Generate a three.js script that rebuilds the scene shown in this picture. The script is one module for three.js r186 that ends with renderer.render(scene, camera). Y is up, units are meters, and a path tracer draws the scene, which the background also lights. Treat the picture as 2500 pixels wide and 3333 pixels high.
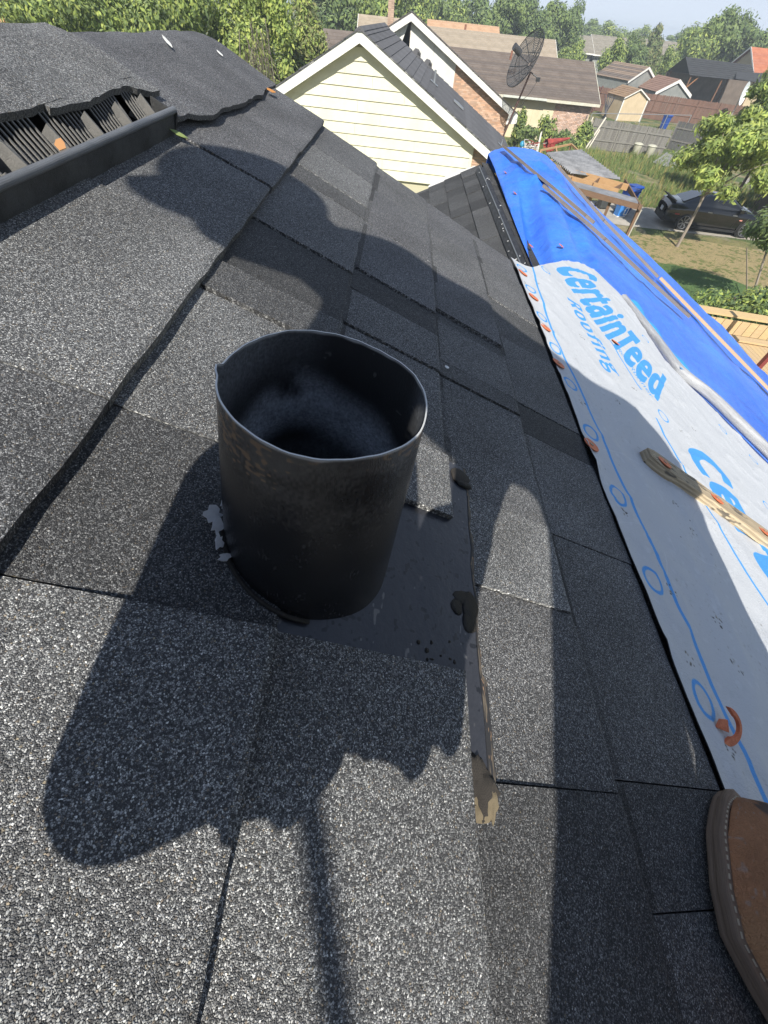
import * as THREE from 'three';
import { mergeGeometries, mergeVertices } from 'three/addons/utils/BufferGeometryUtils.js';
import { MarchingCubes } from 'three/addons/objects/MarchingCubes.js';

// ------------------------------------------------------------------ camera, sky, sun, exposure
const scene = new THREE.Scene();
const EYE = 6.08;                                     // lens height above the ground
const camera = new THREE.PerspectiveCamera(106.02, 0.75, 0.01, 900);
camera.position.set(0, EYE, 0);
camera.quaternion.setFromRotationMatrix(new THREE.Matrix4().makeBasis(
  new THREE.Vector3(0.99682, 0.06639, -0.04406), new THREE.Vector3(-0.07528, 0.60354, -0.79377), new THREE.Vector3(-0.02611, 0.79457, 0.60662)));
scene.add(camera);
{
  const w = 1024, h = 512, d = new Float32Array(w * h * 4);
  for (let j = 0; j < h; j++) for (let i = 0; i < w; i++) {
    const e = Math.sin(((j + 0.5) / h - 0.5) * Math.PI), k = (j * w + i) * 4;
    const up = Math.pow(Math.max(0, e), 0.5), lo = e < 0 ? 1 : 0;
    const c = [0.62 + (0.11 - 0.62) * up, 0.69 + (0.165 - 0.69) * up, 0.79 + (0.285 - 0.79) * up];
    const g = [0.62, 0.69, 0.79];
    for (let m = 0; m < 3; m++) d[k + m] = lo ? g[m] : c[m];
    d[k + 3] = 1;
  }
  const t = new THREE.DataTexture(d, w, h, THREE.RGBAFormat, THREE.FloatType);
  t.mapping = THREE.EquirectangularReflectionMapping; t.magFilter = t.minFilter = THREE.LinearFilter; t.needsUpdate = true;
  scene.background = t; scene.environment = t;
}
const SUN = new THREE.Vector3(-0.0518, 0.669, 0.741);  // towards the sun: behind the lens, a little to its left
const sun = new THREE.DirectionalLight(new THREE.Color(1, 0.95, 0.86), 4.8);
sun.position.copy(SUN).multiplyScalar(40); sun.castShadow = true; sun.shadow.mapSize.set(2048, 2048);
Object.assign(sun.shadow.camera, { left: -60, right: 60, top: 60, bottom: -60, near: 1, far: 160 });
scene.add(sun); scene.add(sun.target);
const renderer = new THREE.WebGLRenderer({ antialias: true });
renderer.toneMapping = THREE.LinearToneMapping; renderer.toneMappingExposure = 1.42;
renderer.shadowMap.enabled = true;

// ------------------------------------------------------------------ helpers
function rng(a) { return () => { a |= 0; a = a + 0x6D2B79F5 | 0; let t = Math.imul(a ^ a >>> 15, 1 | a); t = t + Math.imul(t ^ t >>> 7, 61 | t) ^ t; return ((t ^ t >>> 14) >>> 0) / 4294967296; }; }
const V = (x, y, z) => new THREE.Vector3(x, y, z);
const clamp = (x, a = 0, b = 1) => Math.min(b, Math.max(a, x));
const mix = (a, b, t) => a + (b - a) * t;
const smooth = (a, b, x) => { x = clamp((x - a) / (b - a)); return x * x * (3 - 2 * x); };
function interp(tab, x) {
  if (x <= tab[0][0]) return tab[0][1];
  for (let i = 1; i < tab.length; i++) if (x <= tab[i][0]) return mix(tab[i - 1][1], tab[i][1], (x - tab[i - 1][0]) / (tab[i][0] - tab[i - 1][0]));
  return tab[tab.length - 1][1];
}
const taken = {};
function numbered(name) { const k = taken[name] = (taken[name] ?? -1) + 1; return k ? name + '_' + String(k).padStart(3, '0') : name; }
function shadows(o) { o.castShadow = o.receiveShadow = true; return o; }
function part(name, geo, m, parent) { const o = shadows(new THREE.Mesh(geo, m)); o.name = name; parent.add(o); return o; }
function tag(o, label, category, group, kind) { o.userData.label = label; if (category) o.userData.category = category; if (group) o.userData.group = group; if (kind) o.userData.kind = kind; return o; }
function thing(name, label, category, pos = [0, 0, 0], turn = 0, group) { const g = new THREE.Group(); g.name = numbered(name); g.position.set(...pos); g.rotation.y = turn; scene.add(g); return tag(g, label, category, group); }
function single(name, geo, m, label, category, group, kind) { const o = part(numbered(name), geo, m, scene); return tag(o, label, category, group, kind); }
function setting(name, geo, m, label) { const o = part(numbered(name), geo, m, scene); o.userData.kind = 'structure'; if (label) o.userData.label = label; return o; }

// collects faces, with uv in metres
class Faces {
  constructor() { this.p = []; this.u = []; this.c = null; }
  tri(a, b, c, ua, ub, uc) {
    for (const v of [a, b, c]) this.p.push(v[0], v[1], v[2]);
    if (!ua) {
      const n = [(b[1] - a[1]) * (c[2] - a[2]) - (b[2] - a[2]) * (c[1] - a[1]), (b[2] - a[2]) * (c[0] - a[0]) - (b[0] - a[0]) * (c[2] - a[2]), (b[0] - a[0]) * (c[1] - a[1]) - (b[1] - a[1]) * (c[0] - a[0])].map(Math.abs);
      const f = n[0] > n[1] && n[0] > n[2] ? (v) => [v[2], v[1]] : n[1] > n[2] ? (v) => [v[0], v[2]] : (v) => [v[0], v[1]];
      [ua, ub, uc] = [f(a), f(b), f(c)];
    }
    this.u.push(...ua, ...ub, ...uc);
  }
  quad(a, b, c, d, ua, ub, uc, ud) { this.tri(a, b, c, ua, ub, uc); this.tri(a, c, d, ua, uc, ud); return this; }
  // box between two corners, optionally skewed by a function
  box(x0, y0, z0, x1, y1, z1, f) {
    const q = (x, y, z) => (f ? f(x, y, z) : [x, y, z]);
    const a = q(x0, y0, z0), b = q(x1, y0, z0), c = q(x1, y1, z0), d = q(x0, y1, z0), e = q(x0, y0, z1), g = q(x1, y0, z1), h = q(x1, y1, z1), i = q(x0, y1, z1);
    return this.quad(e, g, h, i).quad(b, a, d, c).quad(a, e, i, d).quad(g, b, c, h).quad(i, h, c, d).quad(a, b, g, e);
  }
  // square bar between two points
  bar(a, b, w, h, up = [0, 1, 0]) {
    const A = V(...a), B = V(...b), t = B.clone().sub(A).normalize(), s = t.clone().cross(V(...up)).normalize(), u = s.clone().cross(t);
    const k = (P, i, j) => P.clone().addScaledVector(s, i * w / 2).addScaledVector(u, j * h / 2).toArray();
    const q = (P) => [k(P, -1, -1), k(P, 1, -1), k(P, 1, 1), k(P, -1, 1)], m = q(A), n = q(B), L = A.distanceTo(B);
    for (let i = 0; i < 4; i++) { const j = (i + 1) % 4, v0 = i * 0.07, v1 = v0 + 0.07; this.quad(m[i], m[j], n[j], n[i], [0, v0], [0, v1], [L, v1], [L, v0]); }
    return this.quad(m[3], m[2], m[1], m[0]).quad(n[0], n[1], n[2], n[3]);
  }
  rod(a, b, r0, r1 = r0, n = 8) {
    const A = V(...a), B = V(...b), t = B.clone().sub(A).normalize(), s = (Math.abs(t.y) > 0.9 ? V(1, 0, 0) : V(0, 1, 0)).cross(t).normalize(), u = t.clone().cross(s);
    const k = (P, r, i) => { const w = i / n * Math.PI * 2; return P.clone().addScaledVector(s, r * Math.cos(w)).addScaledVector(u, r * Math.sin(w)).toArray(); };
    for (let i = 0; i < n; i++) { this.quad(k(A, r0, i), k(A, r0, i + 1), k(B, r1, i + 1), k(B, r1, i)); this.tri(A.toArray(), k(A, r0, i + 1), k(A, r0, i)); this.tri(B.toArray(), k(B, r1, i), k(B, r1, i + 1)); }
    return this;
  }
  // flat outline (counter-clockwise in x, y) with thickness in z
  plate(pts, z0, z1) {
    const n = pts.length, tris = THREE.ShapeUtils.triangulateShape(pts.map((p) => new THREE.Vector2(p[0], p[1])), []);
    for (const [a, b, c] of tris) { this.tri([...pts[a], z1], [...pts[b], z1], [...pts[c], z1]); this.tri([...pts[c], z0], [...pts[b], z0], [...pts[a], z0]); }
    for (let i = 0; i < n; i++) { const a = pts[i], b = pts[(i + 1) % n]; this.quad([...a, z0], [...b, z0], [...b, z1], [...a, z1]); }
    return this;
  }
  geo(smoothed) {
    let g = new THREE.BufferGeometry();
    g.setAttribute('position', new THREE.Float32BufferAttribute(this.p, 3)); g.setAttribute('uv', new THREE.Float32BufferAttribute(this.u, 2));
    if (this.c) g.setAttribute('color', new THREE.Float32BufferAttribute(this.c, 3));
    if (smoothed) { g.deleteAttribute('uv'); g = mergeVertices(g, 1e-5); }
    g.computeVertexNormals();
    return g;
  }
}
// surface over a grid f(i/n, j/m) -> [x, y, z], uv from fu
function sheet(n, m, f, fu) {
  const p = [], u = [], ix = [];
  for (let j = 0; j <= m; j++) for (let i = 0; i <= n; i++) { p.push(...f(i / n, j / m)); u.push(...fu(i / n, j / m)); }
  for (let j = 0; j < m; j++) for (let i = 0; i < n; i++) { const a = j * (n + 1) + i, b = a + 1, c = a + n + 1, d = c + 1; ix.push(a, b, d, a, d, c); }
  const g = new THREE.BufferGeometry();
  g.setAttribute('position', new THREE.Float32BufferAttribute(p, 3)); g.setAttribute('uv', new THREE.Float32BufferAttribute(u, 2)); g.setIndex(ix); g.computeVertexNormals();
  return g;
}

// ------------------------------------------------------------------ textures
function noiseGrid(n, seed) { const r = rng(seed), a = new Float32Array(n * n); for (let i = 0; i < a.length; i++) a[i] = r(); return (x, y) => { const xi = Math.floor(x), yi = Math.floor(y), fx = x - xi, fy = y - yi, sx = fx * fx * (3 - 2 * fx), sy = fy * fy * (3 - 2 * fy), m = (k) => ((k % n) + n) % n; const A = a[m(yi) * n + m(xi)], B = a[m(yi) * n + m(xi + 1)], C = a[m(yi + 1) * n + m(xi)], D = a[m(yi + 1) * n + m(xi + 1)]; return mix(mix(A, B, sx), mix(C, D, sx), sy); }; }
const N64 = noiseGrid(64, 11), N256 = noiseGrid(256, 12);
function fbm(x, y, oct = 4) { let s = 0, a = 0.5, f = 1, t = 0; for (let i = 0; i < oct; i++) { s += a * N256(x * f + i * 17.3, y * f + i * 9.1); t += a; a *= 0.5; f *= 2.03; } return s / t; }
const enc = (v) => { v = clamp(v); return Math.round(255 * (v <= 0.0031308 ? 12.92 * v : 1.055 * Math.pow(v, 1 / 2.4) - 0.055)); };
function texture(w, h, f, srgb = true, rep = 1) {
  const d = new Uint8Array(w * h * 4);
  for (let j = 0; j < h; j++) for (let i = 0; i < w; i++) { const c = f(i / w, j / h, i, j), k = (j * w + i) * 4; for (let m = 0; m < 3; m++) { const v = Array.isArray(c) ? c[m] : c; d[k + m] = srgb ? enc(v) : Math.round(255 * clamp(v)); } d[k + 3] = 255; }
  const t = new THREE.DataTexture(d, w, h); t.wrapS = t.wrapT = THREE.RepeatWrapping; t.magFilter = THREE.LinearFilter; t.minFilter = THREE.LinearMipmapLinearFilter; t.generateMipmaps = true;
  if (srgb) t.colorSpace = THREE.SRGBColorSpace; t.repeat.set(rep, rep); t.needsUpdate = true; return t;
}
function again(t, rx, ry = rx) { const c = t.clone(); c.repeat.set(rx, ry); c.needsUpdate = true; return c; }
// tileable value noise in 0..1
function tile(n, seed) { const r = rng(seed), a = new Float32Array(n * n).map(() => r()); return (u, v) => { const x = u * n, y = v * n, xi = Math.floor(x), yi = Math.floor(y), fx = x - xi, fy = y - yi, sx = fx * fx * (3 - 2 * fx), sy = fy * fy * (3 - 2 * fy), m = (k) => ((k % n) + n) % n; return mix(mix(a[m(yi) * n + m(xi)], a[m(yi) * n + m(xi + 1)], sx), mix(a[m(yi + 1) * n + m(xi)], a[m(yi + 1) * n + m(xi + 1)], sx), sy); }; }
const T4 = tile(4, 1), T9 = tile(9, 2), T20 = tile(20, 3), T45 = tile(45, 4), T110 = tile(110, 5), T250 = tile(250, 6);
const cloudy = (u, v) => 0.4 * T4(u, v) + 0.25 * T9(u, v) + 0.17 * T20(u, v) + 0.1 * T45(u, v) + 0.08 * T110(u, v);
const speckle = (u, v) => 0.5 * T250(u, v) + 0.3 * T110(u, v) + 0.2 * T45(u, v);
// mineral granules: one cell for each grain, its own tone and facet
const GRAIN_TILE = 0.36;
const grain = (() => {
  const n = 2048, c = 460, r = rng(77), px = new Float32Array(c * c), py = new Float32Array(c * c), tone = [], ht = new Float32Array(c * c), gx = new Float32Array(c * c), gy = new Float32Array(c * c), sz = new Float32Array(c * c);
  for (let i = 0; i < c * c; i++) {
    px[i] = r(); py[i] = r(); ht[i] = 0.35 + 0.65 * r(); gx[i] = (r() - 0.5) * 1.1; gy[i] = (r() - 0.5) * 1.1; sz[i] = 0.6 + 0.8 * r();
    const k = r();
    tone.push(k < 0.36 ? [0.045, 0.046, 0.049] : k < 0.62 ? [0.1, 0.101, 0.104] : k < 0.82 ? [0.18, 0.182, 0.184] : k < 0.945 ? [0.27, 0.272, 0.272] : k < 0.965 ? [0.42, 0.42, 0.415] : k < 0.993 ? [0.13, 0.11, 0.09] : [0.2, 0.17, 0.125]);
    const w = 0.8 + 0.4 * r(); tone[i] = tone[i].map((v) => v * w);
  }
  const dc = new Uint8Array(n * n * 4), db = new Uint8Array(n * n * 4);
  for (let j = 0; j < n; j++) for (let i = 0; i < n; i++) {
    const x = i / n * c, y = j / n * c, xi = Math.floor(x), yi = Math.floor(y); let b1 = 9, b2 = 9, id = 0, dx = 0, dy = 0;
    for (let v = -1; v <= 1; v++) for (let u = -1; u <= 1; u++) {
      const k = ((yi + v + c) % c) * c + (xi + u + c) % c, ex = x - (xi + u + px[k]), ey = y - (yi + v + py[k]), e = (ex * ex + ey * ey) / (sz[k] * sz[k]);
      if (e < b1) { b2 = b1; b1 = e; id = k; dx = ex; dy = ey; } else if (e < b2) b2 = e;
    }
    const gap = Math.sqrt(b2) - Math.sqrt(b1), in_ = smooth(0.02, 0.22, gap), k = (j * n + i) * 4, hh = clamp((ht[id] * 0.8 + gx[id] * dx * 0.5 + gy[id] * dy * 0.5) * in_ + 0.02);
    const t = tone[id]; for (let m = 0; m < 3; m++) { dc[k + m] = enc(mix(0.014, t[m], in_)); db[k + m] = Math.round(255 * hh); } dc[k + 3] = db[k + 3] = 255;
  }
  const mk = (d, s) => { const t = new THREE.DataTexture(d, n, n); t.wrapS = t.wrapT = THREE.RepeatWrapping; t.magFilter = THREE.LinearFilter; t.minFilter = THREE.LinearMipmapLinearFilter; t.generateMipmaps = true; if (s) t.colorSpace = THREE.SRGBColorSpace; t.repeat.set(1 / GRAIN_TILE, 1 / GRAIN_TILE); t.needsUpdate = true; return t; };
  return { map: mk(dc, true), bump: mk(db, false) };
})();
const texCloud = texture(512, 512, cloudy, false), texSpeck = texture(512, 512, speckle, false);
const texFine = texture(512, 512, (u, v) => 0.55 * speckle(u, v) + 0.45 * cloudy(u, v), false);
const texWood = texture(512, 256, (u, v) => { const k = T4(u, v) * 2.2 + v * 26 + 0.6 * T9(u * 0.5, v); const ring = 0.5 + 0.5 * Math.sin(k * 3.1); return clamp(0.35 + 0.4 * ring * ring + 0.3 * (tileWood(u, v) - 0.5)); }, false);
function tileWood(u, v) { return 0.6 * T250(u * 0.12, v) + 0.4 * T110(u * 0.2, v); }
function tinted(base, lo, hi, w = 512) { return texture(w, w, (u, v) => { const k = base(u, v); return lo.map((a, i) => mix(a, hi[i], k)); }); }
const std = (o) => new THREE.MeshStandardMaterial({ roughness: 0.85, side: THREE.DoubleSide, ...o });
const lin = (r, g, b) => new THREE.Color().setRGB(r, g, b);
function plain(r, g, b, rough = 0.8, o = {}) { return std({ color: lin(r, g, b), roughness: rough, ...o }); }
// a colour with patches and grain, uv in metres, `size` metres a tile
function mottled(lo, hi, size, rough = 0.85, bump = 0.001, o = {}) { return std({ map: again(tinted((u, v) => clamp(0.5 + (cloudy(u, v) - 0.5) * 2 + (speckle(u, v) - 0.5) * 0.5), lo, hi, 256), 1 / size), bumpMap: again(texFine, 1 / size * 2), bumpScale: bump, roughness: rough, ...o }); }
const woodMat = (lo, hi, bump = 0.002, len = 1.1) => std({ map: again(texture(512, 256, (u, v) => { const k = clamp(texWoodAt(u, v)); return lo.map((a, i) => mix(a, hi[i], k)); }), 1 / len, 1 / 0.12), bumpMap: again(texWood, 1 / len, 1 / 0.12), bumpScale: bump, roughness: 0.85 });
function texWoodAt(u, v) { const k = T4(u, v) * 2.2 + v * 26; const r = 0.5 + 0.5 * Math.sin(k * 3.1); return 0.25 + 0.35 * r + 0.55 * (tileWood(u, v) - 0.3) + 0.3 * (T9(u, v) - 0.5); }

// ------------------------------------------------------------------ our roof. Roof coordinates: s down the slope, t along the ridge (away), o off the surface
const TH = 25 * Math.PI / 180, H0 = 0.245, SN = Math.sin(TH), CS = Math.cos(TH);
const roofPoint = (s, t, o = 0) => [s * CS + (o - H0) * SN, EYE - s * SN + (o - H0) * CS, -t];
const R3 = (s, t, o = 0) => [s, o, -t];               // the same in the tilted frame of a roof group
function onRoof(o) { o.rotation.z = -TH; o.position.set(-H0 * SN, EYE - H0 * CS, 0); return o; }
const shingleTone = (k, b = 1) => std({ map: grain.map, bumpMap: grain.bump, bumpScale: 0.0011, roughness: 0.78, color: lin(k * 1.0, k * 1.0, k * b), vertexColors: true });
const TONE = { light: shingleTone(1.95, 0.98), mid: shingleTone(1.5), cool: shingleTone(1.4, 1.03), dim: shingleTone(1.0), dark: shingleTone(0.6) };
const house = thing('house', 'house under the lens, half reroofed with charcoal shingles beside a ridge vent', 'house');
const r2 = rng(5);
// granule blends drift in patches from shingle to shingle
function blend(f) { f.c = []; const q = r2() * 50; for (let i = 0; i < f.p.length; i += 3) { const k = 0.62 + 0.72 * fbm(f.p[i] * 16 + q, f.p[i + 2] * 16 + q, 3), w = 0.02 * (fbm(f.p[i] * 9 + q, f.p[i + 2] * 9, 2) - 0.5); f.c.push(k * (1 + w), k, k * (1 - w)); } return f.geo(); }
function shingleGeo(s0, s1, t0, t1, o = {}) {
  const f = new Faces(), n = Math.max(3, Math.round((t1 - t0) / 0.03)), ou = r2() * 3, ov = r2() * 3, up = o.under ?? 0.12, hi = o.hi ?? 0.008, lo = o.lo ?? 0.0033;
  const rows = [s0 - up, s0, mix(s0, s1, 0.5), s1 - 0.004, s1], base = [0.0004, lo, mix(lo, hi, 0.5), hi, hi - 0.0012];
  const je = [], jh = []; for (let i = 0; i <= n; i++) { je.push((r2() - 0.5) * 0.0022); jh.push((r2() - 0.5) * 0.0012); }
  const P = (k, i) => { const t = mix(t0, t1, i / n), e = k >= 3 ? je[i] : 0; return [rows[k] + e, base[k] + (k >= 2 ? jh[i] : jh[i] * 0.4), -t]; };
  const U = (p) => [-p[2] + ou, p[0] + ov];
  for (let k = 0; k < 4; k++) for (let i = 0; i < n; i++) { const a = P(k, i), b = P(k + 1, i), c = P(k + 1, i + 1), d = P(k, i + 1); f.quad(a, b, c, d, U(a), U(b), U(c), U(d)); }
  for (let i = 0; i < n; i++) { const a = P(4, i), b = P(4, i + 1), a2 = [a[0] - 0.001, -0.004, a[2]], b2 = [b[0] - 0.001, -0.004, b[2]]; f.quad(a, a2, b2, b, [ou, ov], [ou, ov + 0.006], [ou + 0.05, ov + 0.006], [ou + 0.05, ov]); }
  for (const e of [0, n]) for (let k = 0; k < 4; k++) { const a = P(k, e), b = P(k + 1, e), a2 = [a[0], -0.004, a[2]], b2 = [b[0], -0.004, b[2]]; f.quad(a, b, b2, a2, [ou, ov], [ou + 0.03, ov], [ou + 0.03, ov + 0.006], [ou, ov + 0.006]); }
  return blend(f);
}
const LINES = [-0.24, -0.092, 0.0495, 0.1935, 0.338, 0.485, 0.63];
const COURSES = [
  [[-0.6, -0.16, 'mid'], [-0.16, 0.206, 'mid'], [0.206, 0.473, 'light'], [0.473, 0.701, 'mid'], [0.701, 0.941, 'cool'], [0.941, 1.247, 'cool']],
  [[-0.6, -0.27, 'mid'], [-0.27, 0.0825, 'light'], [0.0825, 0.2125, 'dim'], [0.2125, 0.395, 'light'], [0.395, 0.459, 'dim'], [0.459, 0.602, 'dark'], [0.602, 0.832, 'mid'], [0.832, 0.9, 'dim'], [0.9, 1.06, 'light'], [1.06, 1.252, 'mid']],
  [[-0.6, -0.29, 'mid'], [-0.29, 0.083, 'light'], [0.31, 0.47, 'mid'], [0.47, 0.565, 'mid'], [0.565, 0.633, 'dark'], [0.633, 0.832, 'cool'], [0.832, 1.045, 'cool'], [1.045, 1.242, 'mid']],
  [[-0.6, -0.2, 'dim'], [-0.2, 0.016, 'dim'], [0.016, 0.162, 'mid'], [0.162, 0.267, 'light'], [0.267, 0.47, 'mid'], [0.47, 0.51, 'dim'], [0.51, 0.628, 'mid'], [0.628, 0.66, 'dim'], [0.66, 0.838, 'cool'], [0.838, 1.056, 'mid'], [1.056, 1.25, 'cool']],
  [[-0.6, -0.25, 'mid'], [-0.25, -0.05, 'mid'], [-0.05, 0.025, 'dim'], [0.025, 0.263, 'mid'], [0.263, 0.44, 'mid'], [0.44, 0.513, 'dark'], [0.513, 0.72, 'mid'], [0.72, 0.88, 'dim'], [0.88, 1.1, 'mid'], [1.1, 1.26, 'cool']],
  [[-0.6, -0.1, 'mid'], [-0.1, 0.2, 'dim'], [0.2, 0.5, 'mid'], [0.5, 0.8, 'mid'], [0.8, 1.1, 'mid'], [1.1, 1.26, 'mid']]];
COURSES.forEach((list, c) => {
  for (const [t0, t1, tone] of list) {
    const gap = t0 > 0.3 ? 0.0022 : 0.0006, s1 = LINES[c + 1] + (r2() - 0.5) * 0.003, q = r2() * 0.0042;
    const lay = c === 2 && t0 < 0 ? { lo: 0.0086, hi: 0.0125 } : c === 5 ? { lo: 0.001, hi: 0.004 } : c === 1 && t1 < 0.09 ? { hi: 0.0165 } : { lo: 0.0033 + q, hi: 0.0072 + q + (c === 0 ? 0.0045 : 0) };
    onRoof(part('shingle', shingleGeo(LINES[c], s1, t0 + gap, t1 - gap, lay), TONE[tone], house));
    // the darker lower lamina that shows below the course above, in strips of uneven width
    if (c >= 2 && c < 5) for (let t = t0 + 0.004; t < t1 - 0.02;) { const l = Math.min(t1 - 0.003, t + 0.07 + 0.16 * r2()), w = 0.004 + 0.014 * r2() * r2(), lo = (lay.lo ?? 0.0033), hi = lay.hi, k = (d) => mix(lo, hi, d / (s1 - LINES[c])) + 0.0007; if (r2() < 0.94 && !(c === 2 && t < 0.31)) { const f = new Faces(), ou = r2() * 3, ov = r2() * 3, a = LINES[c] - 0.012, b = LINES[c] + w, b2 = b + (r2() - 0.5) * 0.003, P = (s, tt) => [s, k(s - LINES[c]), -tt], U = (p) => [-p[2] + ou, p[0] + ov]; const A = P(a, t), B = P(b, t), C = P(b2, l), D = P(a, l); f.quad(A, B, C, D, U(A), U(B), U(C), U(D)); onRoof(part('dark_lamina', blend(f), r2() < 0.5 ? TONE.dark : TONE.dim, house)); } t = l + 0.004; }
  }
});
// laid over the flashing: a small cut shingle beside the pipe
onRoof(part('shingle', shingleGeo(0.07, 0.1935, 0.224, 0.308, { under: 0.01, hi: 0.0125, lo: 0.011 }), TONE.light, house));
// decking and the plain slopes out of view
const deckMat = mottled([0.2, 0.15, 0.1], [0.3, 0.23, 0.15], 0.8), backMat = shingleTone(0.8);
{
  const f = new Faces().box(-0.36, -0.03, 0.6, 7.4, -0.005, 7, null); f.box(-0.36, -0.03, -1.235, 7.4, -0.005, 0.6, null); f.box(1.0, -0.03, -1.7, 7.4, -0.012, -1.235, null); f.box(1.15, -0.09, -4.22, 7.4, -0.05, -1.7, null);
  onRoof(part('roof_deck', f.geo(), deckMat, house));
  onRoof(part('roofing_felt', new Faces().quad([-0.36, -0.0044, 0.6], [0.64, -0.0044, 0.6], [0.64, -0.0044, -1.232], [-0.36, -0.0044, -1.232]).geo(), plain(0.02, 0.02, 0.021, 0.9), house));
  const g = new Faces(); for (let t = 0; t < 4; t++) g.box(-0.36, -0.006, 0.6 + t * 1.6, 7.42, 0.006, 2.19 + t * 1.6);  onRoof(part('rear_slope_shingles', blend(g), backMat, house));
  const A = roofPoint(-0.36, 0, 0), b = new Faces(), x1 = A[0] - 6.4, y1 = A[1] - 6.4 * Math.tan(TH);
  b.quad([A[0], A[1], 7], [A[0], A[1], -1.24], [x1, y1, -1.24], [x1, y1, 7]); b.quad([A[0], A[1] - 0.05, -1.24], [A[0], A[1] - 0.05, 7], [x1, y1 - 0.05, 7], [x1, y1 - 0.05, -1.24]);
  part('back_slope', blend(b), backMat, house);
  const wm = mottled([0.36, 0.22, 0.15], [0.46, 0.3, 0.22], 0.6), e = roofPoint(7.2, 0, -0.05);
  part('wall', new Faces().plate([[x1 + 0.4, 0], [e[0], 0], [e[0], e[1]], [A[0], A[1] - 0.05], [x1 + 0.4, y1 - 0.05 + 0.4 * Math.tan(TH)]], -1.05, -0.93).geo(), wm, house);
  part('wall', new Faces().plate([[0.78, 0], [e[0], 0], [e[0], e[1]], [0.78, roofPoint(0.96, 0, -0.08)[1] - 0.08]], -4.1, -3.98).geo(), wm, house);
  part('wall', new Faces().box(e[0] - 0.12, 0, -3.98, e[0], e[1], 6.8).geo(), wm, house);
  part('wall', new Faces().box(x1 + 0.4, 0, -0.93, x1 + 0.52, y1, 6.8).geo(), wm, house);
}
// the ridge: cap shingles bent over it
const RIDGE = -0.362;
function capGeo(t0, t1, off0, off1, edge, waves) {
  const ou = r2() * 3, ov = r2() * 3, n = 14, m = 30, top = (u, v) => {
    const t = mix(t0, t1, v), off = mix(off0, off1, v), k = u * 2 - 1, reach = (edge - RIDGE) + waves(t);
    const q = Math.abs(k) * reach, bend = Math.max(0, q - 0.02), r0 = Math.min(q, 0.02);
    let s, o; if (k > 0) { s = RIDGE + q; o = off - 0.004 * (1 - r0 / 0.02); } else { s = RIDGE - 0.643 * bend - r0 * 0.9; o = off - 0.004 - 0.766 * bend - 0.2 * r0; }
    o += 0.005 * (fbm(t * 14, s * 16, 3) - 0.5);
    return [s, o, -t];
  };
  const f = new Faces(), U = (p) => [-p[2] + ou, p[0] + ov];
  for (let j = 0; j < m; j++) for (let i = 0; i < n; i++) { const a = top(i / n, j / m), b = top((i + 1) / n, j / m), c = top((i + 1) / n, (j + 1) / m), d = top(i / n, (j + 1) / m); f.quad(a, b, c, d, U(a), U(b), U(c), U(d)); }
  const drop = (p) => [p[0], p[1] - 0.006, p[2]], seg = (a, b) => f.quad(a, b, drop(b), drop(a), [ou, ov], [ou + 0.04, ov], [ou + 0.04, ov + 0.006], [ou, ov + 0.006]);
  for (let j = 0; j < m; j++) seg(top(1, j / m), top(1, (j + 1) / m));
  for (let i = 0; i < n; i++) { seg(top(i / n, 0), top((i + 1) / n, 0)); seg(top(i / n, 1), top((i + 1) / n, 1)); }
  return blend(f);
}
const wob = (a) => (t) => 0.0022 * Math.sin(t * 17 + a) + 0.0012 * Math.sin(t * 47 + a * 2) + 0.006 * (fbm(t * 90, a, 3) - 0.5);
onRoof(part('ridge_cap', capGeo(0.705, 1.262, 0.024, 0.012, -0.206, (t) => 0.004 * Math.sin(t * 13 + 1) + 0.0025 * Math.sin(t * 41) + 0.008 * (fbm(t * 80, 5, 3) - 0.5) - 0.012 * smooth(0.8, 0.7, t)), TONE.cool, house));
onRoof(part('ridge_cap', capGeo(0.5, 0.722, 0.036, 0.033, -0.262, (t) => wob(0)(t) + 0.012 * smooth(0.66, 0.72, t)), TONE.light, house));
onRoof(part('ridge_cap', capGeo(0.2, 0.535, 0.04, 0.036, -0.266, wob(2)), TONE.light, house));
onRoof(part('ridge_cap', capGeo(-0.6, 0.23, 0.042, 0.041, -0.266, wob(4)), TONE.mid, house));
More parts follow.
